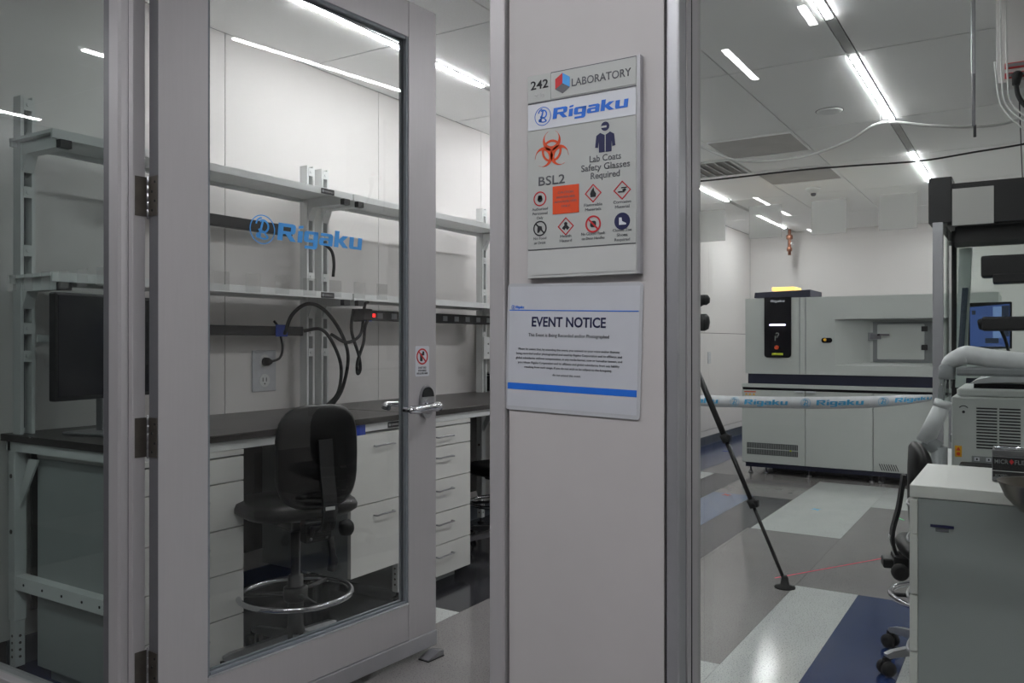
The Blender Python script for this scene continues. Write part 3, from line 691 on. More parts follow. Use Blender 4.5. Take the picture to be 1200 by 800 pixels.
# monitor on the left bench
t = thing('monitor', 'black computer monitor turned away, on the left end bench', 'monitor', (1.80, 2.84, BT), 12)
MB().box(-.27, .27, -.02, .012, .13, .50, .006).build('panel', 'black_plastic', t)
MB().box(-.26, .26, -.0215, -.02, .145, .49).build('screen', 'gloss_black', t)
b = MB(); b.box(-.045, .045, .012, .045, .0, .33, .006); b.build('neck', 'satin_steel', t)
MB().box(-.13, .13, -.09, .11, .0, .012, .004).build('base', 'satin_steel', t)
t = thing('hook_rail', 'white rail with black hooks on the left end upright', 'rail', (1.63, 3.04, 1.20))
MB().box(0, .18, 0, .012, 0, .028, .002).build('rail', 'steel_white', t)
for x in (.045, .12): MB().tube(spline([(x, -.002, .03), (x + .008, -.02, .028), (x + .012, -.022, .006), (x + .004, -.016, -.008)], 4), .004, 6).build('hook', 'rubber', t)

# ================================================================== STOOLS
def stool(loc, rz, label, group, back=True, drop=0., phase=14, back_in=0.):
    t = thing('lab_stool', label, 'stool', loc, rz, group)
    for k in range(5):
        a = radians(90 + 72 * k + phase)
        M = Matrix.Rotation(a, 4, 'Z')
        b = MB(); b.prism([(.02, .12), (.02, .075), (.255, .062), (.265, .068), (.265, .078), (.24, .088)], -.011, .011)
        bmesh.ops.transform(b.b, matrix=M, verts=b.b.verts); b.build('leg', 'satin_steel', t)
        c = MB(); c.lathe((.262, -.026, .027), [(.012, 0), (.026, .003), (.027, .018), (.022, .02)], 16, 'y'); c.lathe((.262, .006, .027), [(.022, 0), (.027, .002), (.026, .017), (.012, .02)], 16, 'y'); c.box(.245, .275, -.007, .007, .03, .066, .003)
        bmesh.ops.transform(c.b, matrix=M, verts=c.b.verts); c.build('caster', 'rubber', t)
    MB().lathe((0, 0, .07), [(.035, 0), (.035, .06), (.03, .07), (.028, .26), (.018, .262), (.018, .46)], 20).build('gas_column', 'black_plastic', t)
    b = MB(); b.ring((0, 0, .262), .205, .0105, 48, 10); b.build('foot_ring', 'chrome', t)
    s = MB(); s.lathe((0, 0, .235), [(.04, 0), (.045, .01), (.045, .05), (.035, .055)], 20)
    for k in range(3):
        a = radians(30 + 120 * k); s.tube([(.03 * cos(a), .03 * sin(a), .262), (.2 * cos(a), .2 * sin(a), .262)], .008, 8)
    s.build('ring_hub', 'black_plastic', t)
    # seat cushion (rounded, waterfall front)
    q = MB(); n = 36
    def se(a, rx, ry): 
        c_, s_ = cos(a), sin(a); return (math.copysign(abs(c_) ** .6, c_) * rx, math.copysign(abs(s_) ** .6, s_) * ry)
    rows = [(.60, .56, .0), (.9, .86, -.002), (1., .97, .014), (1.0, 1., .03), (.96, .96, .046), (.8, .8, .054), (.45, .45, .05), (.02, .02, .047)]
    R = []
    for fx, fy, h in rows:
        R.append([q.b.verts.new((se(2 * pi * k / n, .215 * fx, .205 * fy)[0], se(2 * pi * k / n, .215 * fx, .205 * fy)[1] + .02, .565 + h)) for k in range(n)])
    for i in range(len(R) - 1):
        for k in range(n): f = q.b.faces.new((R[i][k], R[i][(k + 1) % n], R[i + 1][(k + 1) % n], R[i + 1][k])); f.smooth = True
    q.b.faces.new(R[0][::-1]); q.b.faces.new(R[-1]); q.build('seat', 'black_vinyl', t)
    MB().ring((0, .02, .562), .165, .006, 40, 6).build('seat_trim', 'satin_steel', t)
    m = MB(); m.box(-.075, .075, -.13, .1, .52, .562, .008); m.box(-.035, .035, -.235, -.08, .515, .55, .006); m.box(-.05, .05, -.2, -.15, .49, .565, .006); mo = m.build('mechanism', 'black_plastic', t)
    b = MB()
    for x in (-.03, .03):
        for z in (.505, .545): b.lathe((x, -.236 + .034, z), [(.002, -.003), (.006, 0)], 8, 'y')
    b.build('bolt', 'satin_steel', mo)
    MB().lathe((.09, -.19, .525), [(.01, 0), (.026, .004), (.03, .02), (.03, .035), (.02, .045)], 18, 'x').build('knob', 'rubber', t)
    MB().tube(spline([(.05, -.19, .50), (.055, -.2, .42), (.05, -.2, .38)], 4), [.012] * 4 + [.018] * 4 + [.016], 10).build('adjuster_handle', 'black_plastic', t)
    if back:
        # backrest: curved pad, superellipse outline
        q = MB(); rows = [(.05, .0), (.6, .002), (.92, .006), (1, .02), (1, .034), (.92, .046), (.6, .052), (.05, .054)]; R = []
        for sc, dy in rows:
            row = []
            for k in range(n):
                x, z = se(2 * pi * k / n, .155 * sc, .185 * sc)
                row.append(q.b.verts.new((x, -.235 + dy - .9 * x * x * -1 + (.0 if z > 0 else .25 * z * z), .795 + z)))
            R.append(row)
        for i in range(len(R) - 1):
            for k in range(n): f = q.b.faces.new((R[i][k], R[i][(k + 1) % n], R[i + 1][(k + 1) % n], R[i + 1][k])); f.smooth = True
        q.b.faces.new(R[0][::-1]); q.b.faces.new(R[-1]); q.build('backrest', 'black_vinyl', t)
        p = MB(); pts = spline([(0, -.2, .53), (0, -.262, .55), (0, -.285, .63), (0, -.262, .74), (0, -.245, .86)], 5)
        for i in range(len(pts) - 1):
            a, c = pts[i], pts[i + 1]; 
            p.prism([(a.y, a.z), (c.y, c.z), (c.y - .012, c.z), (a.y - .012, a.z)], -.026, .026, 'yz')
        p.build('back_bar', 'black_plastic', t)
        MB().box(-.02, .015, -.2995, -.298, .62, .632).build('label', 'sign_grey', t)
    if back_in:
        bpy.data.objects.remove([c for c in t.children if c.name.startswith('adjuster_handle')][0])
        for c in t.children:
            if c.name.split('.')[0] in ('backrest', 'back_bar', 'label'): c.location.y += back_in
    if drop:
        for c in t.children:
            if c.name.split('.')[0] in ('seat', 'seat_trim', 'mechanism', 'knob', 'adjuster_handle', 'backrest', 'back_bar', 'label'): c.location.z -= drop
    return t
stool((2.20, 2.33, 0), -20, 'black vinyl lab stool with chrome foot ring, behind the door glass', 'black lab stools')
stool((3.42, .24, 0), -165, 'black lab stool with chrome ring, half hidden behind the right hand pedestal', 'black lab stools', drop=.15, phase=-10, back_in=.09)
stool((4.11, 2.62, 0), -20, 'low black backless stool under the bench, cut off by the pier edge', 'black lab stools', back=False, drop=.13)

# ================================================================== CEILING FIXTURES
for ri, (yy, nm) in enumerate(((.755, 'right of the pier'), (2.62, 'above the benches'))):
    for k, (x0, x1) in enumerate(LEDX):
        place = ('nearest', 'second', 'third', 'farthest')[k]
        t = thing('ceiling_light', f'{place} slim white light strip of the ceiling row {nm}', 'light', (x0, yy, CEIL - .004), 0, 'linear ceiling lights')
        MB().box(0, x1 - x0, -.018, .018, 0, .0038).build('frame', 'steel_white', t)
        MB().box(.004, x1 - x0 - .004, -.0135, .0135, -.0045, -.0002).build('diffuser', 'led_lab', t)
for x0, x1, yy, pl in ((1.7, 3.1, -2.98, 'inside the window'), (6.95, 8.36, -1.11, 'beyond the enclosure, nearer'), (6.95, 8.36, -2.98, 'beyond the enclosure, outer'), (9.5, 10.7, -1.11, 'at the back wall, nearer'), (9.5, 10.7, -2.98, 'at the back wall, outer')):  # extra strips added out of view as fill light for the lab
    t = thing('ceiling_light', 'added fill strip out of view, lab right side, ' + pl, 'light', (x0, yy, CEIL - .004), 0, 'linear ceiling lights')
    MB().box(0, x1 - x0, -.018, .018, 0, .0038).build('frame', 'steel_white', t)
    MB().box(.004, x1 - x0 - .004, -.0135, .0135, -.0045, -.0002).build('diffuser', 'led_lab', t)
for x0, x1, yy, pl in ((-1.6, -1.05, 1.275, 'nearest the pier'), (-.95, -.7, .83, 'nearest the camera'), (-1.6, .5, 3.96, 'left of the door'), (-.1, .9, 5.45, 'by the left corridor wall'), (-6.7, -5.3, 2.32, 'far down the corridor'), (-8.6, -8.0, 2.4, 'farthest down the corridor'), (-4.2, -2.8, -1.6, 'right of the camera'), (-1.6, -.2, -3.2, 'far right in the corridor')):
    t = thing('corridor_light', 'slim white corridor ceiling light strip ' + pl, 'light', (x0, yy, CEIL - .004), 0, 'corridor ceiling lights')
    MB().box(0, x1 - x0, -.022, .022, 0, .0038).build('frame', 'steel_white', t)
    MB().box(.004, x1 - x0 - .004, -.017, .017, -.0045, -.0002).build('diffuser', 'led_hall', t)
t = thing('corridor_light', 'added unseen corridor ceiling strip parallel to the pier wall, lighting the pier', 'light', (.1, -1.5, CEIL - .004), 90, 'corridor ceiling lights')  # unseen strip added to brighten the pier, most at its top
MB().box(0, 3.6, -.03, .03, 0, .0038).build('frame', 'steel_white', t)
MB().box(.004, 3.596, -.025, .025, -.0045, -.0002).build('diffuser', 'led_hall', t)
def diffuser(x, y, label, vent=False):
    t = thing('ceiling_vent', label, 'vent', (x, y, CEIL - .002), 0, 'square ceiling vents')
    if not vent:
        MB().box(0, .59, 0, .59, -.006, 0, .001).build('perforated_plate', 'diffuser_grey', t)
        b = MB(); b.box(-.006, .596, -.006, 0, -.01, .001); b.box(-.006, .596, .59, .596, -.01, .001); b.box(-.006, 0, 0, .59, -.01, .001); b.box(.59, .596, 0, .59, -.01, .001); b.build('frame', 'ceiling_tile', t)
    else:
        b = MB(); b.box(0, .59, 0, .02, -.012, 0); b.box(0, .59, .57, .59, -.012, 0); b.box(0, .02, .02, .57, -.012, 0); b.box(.57, .59, .02, .57, -.012, 0); b.build('frame', 'steel_white', t)
        MB().box(.02, .57, .02, .57, -.003, 0).build('backing', 'diffuser_grey', t)
        for i in range(7):
            MB().box(.02, .57, -.022, .022, -.002, .002, M=Matrix.Translation((0, .06 + i * .078, -.012)) @ Matrix.Rotation(radians(35), 4, 'X')).build('slat', 'steel_white', t)
diffuser(5.845, 1.395, 'flat grey square ceiling vent, nearer of the two plain ones')
diffuser(7.10, 1.395, 'flat grey square ceiling vent above the tripod side, farther one')
diffuser(6.45, 2.0, 'white louvred ceiling vent beside the pier edge', True)
t = thing('smoke_detector', 'small white smoke detector on the ceiling before the back wall', 'detector', (8.1, 1.72, CEIL))
MB().lathe((0, 0, -.05), [(.03, 0), (.05, .015), (.062, .03), (.065, .05)], 24).build('housing', 'steel_white', t)
MB().lathe((0, 0, -.075), [(.015, 0), (.025, .01), (.025, .026)], 16).build('sensor', 'ink_grey', t)
t = thing('sprinkler_cover', 'flat round white cover in the ceiling right of the pier', 'ceiling cover', (5.45, 1.06, CEIL))
MB().lathe((0, 0, -.01), [(.06, 0), (.075, .004), (.08, .01)], 28).build('disc', 'steel_white', t)
MB().lathe((0, 0, -.0015), [(.084, 0), (.084, .0012)], 28).build('shadow_gap', 'dark_gap', t)
t = thing('pipe_valve', 'copper pipe stub with small valve hanging before the back wall', 'pipe', (10.9, 2.61, 2.32))
MB().tube([(0, 0, .33), (0, 0, .0)], .02, 10).build('pipe', 'copper', t)
MB().lathe((0, 0, .2), [(.03, 0), (.04, .01), (.04, .05), (.03, .06)], 14).build('fitting', 'copper', t); MB().lathe((0, 0, .05), [(.03, 0), (.034, .005), (.034, .04), (.026, .05)], 14).build('fitting', 'copper', t)
MB().box(-.08, .01, -.05, -.03, .13, .15, .003).build('valve_handle', 'steel_white', t)
tag(MB().tube(spline([(5.2, 2.05, 2.62), (5.338, 1.849, 2.5), (5.866, 1.732, 2.49), (6.0, 1.358, 2.5), (5.699, 1.0, 2.5), (5.425, .76, 2.525), (5.5, .5, 2.49), (5.66, .3, 2.49), (5.793, .1, 2.52), (5.9, -.1, 2.62)], 10), .009, 8).build('ceiling_cable', 'white_cable'), 'white cable sagging in a wave below the ceiling', 'cable')
tag(MB().tube(spline([(6.2, 2.7, 2.48), (6.219, 2.154, 2.45), (6.203, 1.456, 2.45), (6.25, 1.061, 2.45), (6.33, .643, 2.45), (6.329, .32, 2.47), (6.308, -.1, 2.5), (6.3, -.6, 2.6)], 10), .0065, 8).build('ceiling_cable', 'rubber'), 'black cable strung nearly straight below the ceiling', 'cable')
tag(MB().tube([(5.425, .76, 2.535), (5.425, .762, 2.6), (5.425, .765, CEIL - .005)], .006, 6).build('cable_hook', 'white_cable'), 'white hook holding the wavy cable beneath the light strip', 'hook')
t = thing('ceiling_drop', 'narrow grey strip hanging from the ceiling at the upper right', 'rod', (3.90, .195, 2.045))
MB().box(-.006, .006, -.008, .008, .26, CEIL - 2.046, .002).build('upper_channel', 'aluminium_light', t)
MB().box(-.005, .005, -.008, .005, .045, .265, .002).build('lower_channel', 'aluminium_dark', t)
MB().box(-.004, .004, -.011, 0, 0, .05, .001).build('tip', 'dark_gap', t)
t = thing('service_column', 'white ceiling service box with red outlets at the top right edge', 'power box', (3.97, .115, 2.25), -90)
MB().box(0, .4, 0, .12, .02, CEIL - 2.252, .003).build('housing', 'panel_white', t)
for zz in (.085, .045):
    r = MB().box(.03, .13, -.008, 0, zz - .012, zz + .012, .002).build('outlet', 'ink_red', t)
    MB().box(.04, .12, -.010, -.008, zz - .006, zz + .007).build('socket', 'robot_grey', r)
b = MB(); b.tube([(.075, -.01, .04), (.075, -.05, .03), (.07, -.05, -.01)], [.02, .02, .014], 10); b.tube(spline([(.07, -.05, 0), (.08, -.055, -.06), (.12, -.06, -.12), (.2, -.06, -.16)], 6), .009, 8); b.build('plug', 'rubber', t)
for k, (a, c) in enumerate(((.01, .10), (.03, .14), (-.01, .05))):
    tag(MB().tube(spline([(3.93, .11 - a, 2.62 if k < 2 else 2.35), (3.92, .105 - a, 2.30), (3.92, .08 - a, 2.15), (3.92, .03 - c, 2.02), (3.93, -.05 - c, 1.96)], 8), .0035, 6).build('data_cable', 'white_cable'), ('leftmost', 'middle', 'shortest')[k] + ' of the thin white cables hanging beside the service box', 'cable', 'white cables by the service box')

outlet(9.5, WALLY, 1.02, 0, 'small white wall outlet on the far wall left of the big instrument', .9)

# ================================================================== THE BIG INSTRUMENT  (local x right, front -y)
I = thing('xray_instrument', 'large grey laboratory instrument with black control panel and navy band, at the back', 'instrument', (7.6, 2.246, 0), -90)
W_ = 2.04; DP = 1.0
b = MB()
b.box(.03, .809, 0, DP, .915, 1.60); b.box(.809, W_, .15, DP, .915, 1.60); b.box(.809, W_, 0, .16, 1.40, 1.60); b.box(.809, W_, 0, .16, .915, 1.0); b.box(1.93, W_, 0, .16, 1.0, 1.4)
b.prism([(.809, .001), (1.075, .15), (.809, .15)], 1.0, 1.4, 'xy'); b.prism([(.001, 1.0), (.15, 1.028), (.15, 1.0)], .809, 1.93, 'yz')
b.build('upper_housing', 'instrument_grey', I)
for x in (.514, .565): B('seam', 'instrument_edge', I, x - .003, x + .003, -.0015, 0, .92, 1.6)
B('navy_band', 'navy_metal', I, .05, W_ - .01, .02, DP, .822, .913)
MB().box(0, W_, -.012, DP, .79, .823, .002).build('ledge', 'instrument_grey', I)
B('shadow_gap', 'gloss_black', I, .005, W_, .0, DP, .768, .79)
for x0, x1 in ((0, .562), (.566, 1.118), (1.122, 1.60), (1.604, W_)):
    MB().box(x0 + .001, x1 - .001, -.006, .02, .104, .766, .002).build('cabinet_door', 'instrument_grey', I)
B('lower_housing', 'instrument_edge', I, .005, W_ - .005, .02, DP, .1, .768)
B('base_beam', 'navy_metal', I, .03, W_ - .02, .01, DP - .02, .062, .103)
for x in (.06, .2, .58, 1.10, 1.17, 1.6, 1.98):
    for yy in (.07, DP - .1):
        f = MB().lathe((x, yy, 0), [(.022, 0), (.022, .012), (.009, .016), (.009, .064)], 12).build('foot', 'satin_steel', I)
for yy in (.15,):
    B('under_tray', 'black_plastic', I, .25, .55, .12, .6, .02, .06); B('under_tray', 'black_plastic', I, .62, 1.07, .12, .6, .02, .06); B('under_tray', 'black_plastic', I, 1.2, 1.9, .12, .6, .02, .06)
cp = MB().prism(rrect(.205, .443, 1.063, 1.606, .03), -.012, 0).build('control_panel', 'gloss_black', I)
B('panel_cap', 'gloss_black', cp, .205, .443, -.0121, 0, 1.5, 1.607)
word(cp, .262, 1.562, .02, -.0126, 'sign_white', .122)
MB().prism(rrect(.251, .395, 1.349, 1.366, .006), -.014, -.012).build('status_bar', 'status_bar', cp)
b = MB(); annulus(b, .321, 1.272, .011, .016, -.0135, -.012, 16, -120, 170); b.box(.300, .306, -.0135, -.012, 1.215, 1.262); b.box(.306, .330, -.0135, -.012, 1.244, 1.249); b.build('panel_symbol', 'instrument_edge', cp)
MB().lathe((.321, -.012, 1.154), [(.014, -.03), (.019, -.024), (.019, -.014), (.012, -.012), (.012, 0)], 20, 'y').build('stop_button', 'ink_orange', cp)
B('caution_strip', 'lime', cp, .274, .372, -.014, -.012, 1.084, 1.104)
hd = MB(); hd.prism([(.105, 1.606), (.60, 1.606), (.60, 1.668), (.112, 1.655)], .02, .5); hd.build('top_hood', 'navy_metal', I)
B('hood_panel', 'navy_metal', I, .6, .73, .3, .5, 1.602, 1.612)
MB().box(.262, .462, .03, .30, 1.665, 1.700, .006).build('warning_lamp', 'amber_lamp', I)
k = MB().prism(rrect(.700, .79, 1.196, 1.24, .02), -.006, 0).build('key_switch', 'gloss_black', I)
MB().lathe((.73, -.006, 1.222), [(.010, -.012), (.013, -.01), (.013, 0)], 14, 'y').build('switch_knob', 'yellow', k)
B('recess_edge', 'instrument_edge', I, .809, 1.93, .0, .15, 1.397, 1.402)
fr = MB(); fr.box(1.098, 1.56, .135, .15, 1.03, 1.375, .002); fo = fr.build('hatch_frame', 'robot_grey', I)
MB().prism(rrect(1.135, 1.50, 1.055, 1.355, .012), .122, .136).build('hatch_door', 'instrument_grey', fo)
b = MB(); b.box(1.075, 1.165, .11, .125, 1.225, 1.275, .003); b.box(1.13, 1.235, .09, .108, 1.255, 1.275, .003); b.lathe((1.15, .09, 1.262), [(.012, 0), (.012, .02)], 12, 'y'); b.build('latch', 'chrome', fo)
B('latch_plate', 'robot_grey', fo, 1.06, 1.135, .12, .15, 1.215, 1.285)
for z in (1.313, 1.158): MB().box(1.478, 1.525, .108, .124, z - .022, z + .022, .003).build('hatch_hinge', 'black_plastic', fo)
for x in (.565, 1.6): MB().box(x - .09, x - .006, -.03, -.006, .754, .768, .002).build('door_pull', 'sign_white', I); 
MB().box(.574, .655, -.03, -.006, .754, .768, .002).build('door_pull', 'sign_white', I)
wlb = B('warning_label', 'sign_grey', I, .02, .13, -.0075, -.006, .712, .755); B('label_band', 'ink_orange', wlb, .022, .128, -.0085, -.0075, .744, .754)
for x in (.04, .075, .11): MB().prism([(x - .012, .718), (x + .012, .718), (x, .739)], -.0085, -.0075).build('label_symbol', 'yellow', wlb)
v = B('vent_back', 'dark_gap', I, .045, .50, -.0075, -.006, .178, .285)
B('vent_rail', 'instrument_grey', I, .045, .50, -.012, -.006, .229, .235)
for i in range(38): B('vent_slat', 'instrument_edge', I, .047 + i * .0119, .0525 + i * .0119, -.010, -.0075, .18, .283)
for i in range(8):
    x = 1.165 + i * .018; MB().prism([(x, .172), (x + .007, .172), (x + .030, .118), (x + .023, .118)], -.0075, -.006).build('vent_slit', 'dark_gap', I)
B('indicator', 'lime', I, .43, .445, -.0125, -.010, .224, .236)

# ================================================================== BARRIER TAPE
t = thing('barrier_post', 'slim black post holding the barrier tape end, behind the pier', 'post', (4.9, 1.97, 0))
MB().lathe((0, 0, 0), [(.17, 0), (.17, .012), (.05, .03), (.02, .04)], 28).build('base', 'black_plastic', t)
MB().tube([(0, 0, .03), (0, 0, .90)], .018, 14).build('pole', 'black_plastic', t)
MB().lathe((0, 0, .80), [(.02, 0), (.03, .005), (.03, .10), (.02, .11)], 16).build('head', 'black_plastic', t)
t = thing('barrier_tape', 'white barrier tape with blue lettering stretched before the grey instrument', 'barrier tape')
pts = spline([(4.9, 1.95, .862), (4.9, 1.70, .846), (4.9, 1.35, .848), (4.9, 1.0, .858), (4.9, .75, .872), (4.9, .55, .893), (4.97, .445, .903)], 8)
b = MB(); rows = []
for i, p in enumerate(pts):
    u = i / (len(pts) - 1); hw = .034 - .018 * max(0, (u - .62) / .38) ** 1.2; tw = .008 * sin(u * 9) + .0
    rows.append([b.b.verts.new((p.x + tw, p.y, p.z + hw)), b.b.verts.new((p.x - tw, p.y, p.z - hw)), b.b.verts.new((p.x - tw + .0015, p.y, p.z - hw)), b.b.verts.new((p.x + tw + .0015, p.y, p.z + hw))])
for i in range(len(rows) - 1):
    for k in range(4): f = b.b.faces.new((rows[i][k], rows[i][(k + 1) % 4], rows[i + 1][(k + 1) % 4], rows[i + 1][k])); f.smooth = k in (0, 2)
rib = b.build('ribbon', 'ribbon_white', t)
def along(dist):
    L = 0
    for i in range(len(pts) - 1):
        d = (pts[i + 1] - pts[i]).length
        if L + d >= dist: 
            q = (dist - L) / d; return pts[i].lerp(pts[i + 1], q), (i + q) / (len(pts) - 1)
        L += d
    return pts[-1], 1
def on_ribbon(o):
    for v in o.data.vertices:
        x, y, z = v.co; p, u = along(x); hw = .034 - .018 * max(0, (u - .62) / .38) ** 1.2; tw = .008 * sin(u * 9)
        zz = z * hw / .034; v.co = Vector((p.x + y - .0015 + tw * (zz / hw), p.y, p.z + zz))
for k in range(4):
    x0 = .02 + k * .41
    b = MB(); logo_mark(b, x0 + .028, 0, .027, -.0006, 0); o = b.build('emblem', 'tape_blue', rib); on_ribbon(o)
    o = word(rib, x0 + .085, -.014, .030, -.0006, 'tape_blue', .25 if k < 3 else .2); on_ribbon(o)

# ================================================================== TRIPOD WITH CAMERA
t = thing('camera_tripod', 'black camera tripod standing right of the pier, before the pale floor', 'tripod', (4.27, 1.57, 0))
ap = Vector((0, 0, 1.12))
foot0 = Vector((-.125, -.555, 0)); Rt = foot0.length; a0 = math.atan2(foot0.y, foot0.x)
for k in range(3):
    a = a0 + 2 * pi / 3 * k; ft = Vector((Rt * cos(a), Rt * sin(a), .03)); top = ap + Vector((.04 * cos(a), .04 * sin(a), 0))
    P = lambda u: ft.lerp(top, u)
    b = MB(); b.tube([P(.02), P(.33)], .009, 10); b.tube([P(.33), P(.62)], .012, 10); b.tube([P(.62), P(1)], .0155, 10); lo = b.build('leg', 'black_plastic', t)
    for u in (.33, .62):
        c = MB(); c.tube([P(u - .02), P(u + .015)], [.021, .024], 10); c.box(P(u).x - .016, P(u).x + .02, P(u).y - .03, P(u).y - .008, P(u).z - .018, P(u).z + .018, .004); c.build('clamp', 'rubber', lo)
    f = MB(); f.lathe((ft.x, ft.y, 0), [(.05, 0), (.05, .006), (.022, .014), (.016, .05), (.01, .06)], 16); f.build('rubber_foot', 'rubber', lo)
MB().tube([(0, 0, .75), (0, 0, 1.26)], .013, 12).build('centre_column', 'black_plastic', t)
MB().lathe((0, 0, 1.09), [(.03, 0), (.05, .01), (.05, .05), (.025, .07)], 18).build('spider', 'black_plastic', t)
b = MB(); b.lathe((0, 0, 1.25), [(.03, 0), (.03, .02), (.02, .03), (.024, .06)], 16); b.box(-.045, .045, -.045, .045, 1.305, 1.32, .003)
b.tube([(-.01, -.03, 1.30), (-.02, -.085, 1.275)], .007, 8); b.lathe((-.02, -.105, 1.335), [(.01, -.075), (.03, -.065), (.038, -.03), (.034, .0), (.02, .015)], 14); b.build('ball_head', 'black_plastic', t)
tt = thing('video_camera', 'black camera mounted on the tripod, mostly behind the pier', 'camera', (4.27, 1.57, 1.322))
MB().box(-.045, .045, -.075, .06, 0, .09, .01).build('body', 'black_plastic', tt)
MB().lathe((0, -.105, .1), [(.014, -.024), (.03, -.012), (.032, .012), (.02, .03)], 16).build('microphone', 'rubber', tt)
MB().lathe((.045, 0, .045), [(.034, 0), (.034, .06), (.028, .065)], 18, 'x').build('lens', 'gloss_black', tt)
MB().tube([(0, -.07, .07), (0, -.1, .085)], .01, 8).build('hot_shoe_arm', 'black_plastic', tt)

# ================================================================== RIGHT HAND EQUIPMENT
t = thing('automation_enclosure', 'tall frame enclosure with black top band and clear panels at the right', 'enclosure', (5.0, .4635, 0), -90)
EW = 1.5; ED = 1.1
MB().box(0, .114, 0, .18, 1.842, 2.088, .004).build('corner_housing', 'black_plastic', t)
MB().box(.09, EW, .02, .10, 1.83, 2.052, .003).build('top_band', 'black_plastic', t)
MB().box(.02, .07, .2, ED, 1.86, 2.04).build('top_band', 'black_plastic', t)
MB().box(.05, EW, ED - .06, ED, 1.83, 1.98).build('rear_band', 'black_plastic', t)
MB().box(.12, EW, .12, .16, 1.72, 1.83).build('lamp_housing', 'black_plastic', t)
for x, y in ((.02, .0), (EW - .05, 0), (.02, ED - .05), (EW - .05, ED - .05)):
    MB().box(x, x + .05, y, y + .05, .0, 1.85, .002).build('post', 'aluminium_light', t)
MB().box(.09, .115, .3, .33, .7, 1.83).build('inner_post', 'black_plastic', t)
MB().box(.075, .083, .06, ED - .06, .9, 1.83).build('side_pane', ACR, t)
MB().box(.12, EW - .06, .06, .066, .95, 1.74).build('front_pane', ACR, t)
MB().box(.0, EW, -.0, .0, 0, 0) if False else None
B('deck', 'robot_grey', t, .1, EW - .06, .06, ED - .06, .66, .70)
MB().prism([(.135, 1.72), (.20, 1.72), (.165, .95), (.115, .95)], .2, .215).build('tilted_panel', 'steel_white', t)
MB().prism([(.15, 1.5), (.18, 1.5), (.158, 1.15), (.13, 1.15)], .18, .2).build('label_panel', 'slate' if 'slate' in MATS else 'floor_slate', t)
gr = MB(); gr.box(.245, .6, .05, .16, 1.545, 1.66, .012); gr.box(.30, .5, .04, .16, 1.51, 1.56, .008); gr.build('gripper', 'black_plastic', t)
gr = MB(); gr.box(.25, .6, .02, .12, 1.26, 1.335, .012); gr.tube([(.26, .06, 1.29), (.24, .03, 1.315)], [.03, .012], 10); gr.build('gripper', 'black_plastic', t)
MB().tube(spline([(.33, .1, 1.28), (.36, .1, 1.2), (.38, .1, 1.08), (.37, .1, .95)], 5), .008, 8).build('hose', 'rubber', t)

t = thing('monitor', 'lit blue computer screen inside the enclosure at the right edge', 'monitor', (5.65, .30, 1.175), -97)
MB().box(-.012, .215, 0, .02, -.012, .262, .004).build('panel', 'black_plastic', t)
MB().prism([(0, 0), (.205, -.0), (.205, .25), (0, .235)], -.002, 0).build('screen', 'screen_blue', t)
B('window_area', 'screen_pale', t, .12, .165, -.003, -.002, .05, .235)
B('window_area', 'screen_dark', t, .165, .203, -.003, -.002, .06, .24)
B('window_area', 'screen_dark', t, .08, .15, -.0035, -.002, .02, .05)
B('window_area', 'screen_dark', t, .01, .03, -.0035, -.002, .19, .215)
b = MB(); b.box(.09, .12, .0, .02, -.475, 0); b.build('stand', 'black_plastic', t)

t = thing('side_table', 'low white table under the boxy vented instrument, behind the pedestal', 'table', (3.5, .33, 0), -90)
MB().box(0, 1.2, 0, .9, .672, .70, .002).build('tabletop', 'steel_white', t)
for x in (.55, 1.15):
    for y in (.25, .85): B('leg', 'steel_white', t, x - .02, x + .02, y - .02, y + .02, 0, .672)
MB().box(.03, .07, .8, .84, 0, .672).build('leg', 'steel_white', t)

t = thing('vented_instrument', 'grey bench instrument with two columns of vent slots and curved lid', 'instrument', (3.7, .261, .701), -90)
MB().box(0, .62, 0, .5, 0, .285, .006).build('housing', 'instrument_grey', t)
MB().box(.018, .62, .02, .48, .286, .318, .008).build('top_deck', 'instrument_grey', t)
lid = MB(); lid.prism([(.06, .335), (.085, .352), (.14, .366), (.2, .37), (.5, .37), (.58, .35), (.6, .33), (.5, .345), (.2, .345), (.1, .338)], .03, .46); lid.build('lid', 'robot_white', t)
B('lid_gap', 'gloss_black', t, .075, .6, .04, .45, .318, .337)
for cx0 in (.086, .163):
    for i in range(14):
        MB().box(cx0, cx0 + .07, -.0015, 0, .245 - i * .0118 - .0058, .245 - i * .0118).build('vent_slot', 'dark_gap', t)
b = MB(); annulus(b, .042, .232, .016, .0195, -.001, 0, 10, 35, 145); b.prism(circ(.042, .238 - .012, .0055, 12), -.001, 0); b.build('round_mark', 'ink_black', t)
wl_ = B('warning_label', 'yellow', t, .012, .036, -.001, 0, .048, .092); MB().prism([(.016, .073), (.032, .073), (.024, .088)], -.0016, -.001).build('label_symbol', 'ink_orange', wl_); MB().prism(circ(.024, .06, .007, 12), -.0016, -.001).build('label_symbol', 'ink_orange', wl_)
pi_ = B('power_inlet', 'instrument_edge', t, .07, .16, -.004, 0, .032, .056)
for x in (.088, .128): B('socket', 'sign_white', pi_, x - .009, x + .009, -.006, -.004, .037, .051); B('socket_hole', 'dark_gap', pi_, x - .003, x + .003, -.007, -.006, .041, .048)

t = thing('black_case', 'flat black box before the vented instrument, behind the pedestal top', 'box', (3.56, .228, .701), -90)
MB().box(0, .16, 0, .1, 0, .036, .006).build('housing', 'black_plastic', t)
b = MB()
for x in (.02, .05): b.box(x, x + .012, -.002, 0, .012, .024)
b.build('port', 'ink_grey', t)

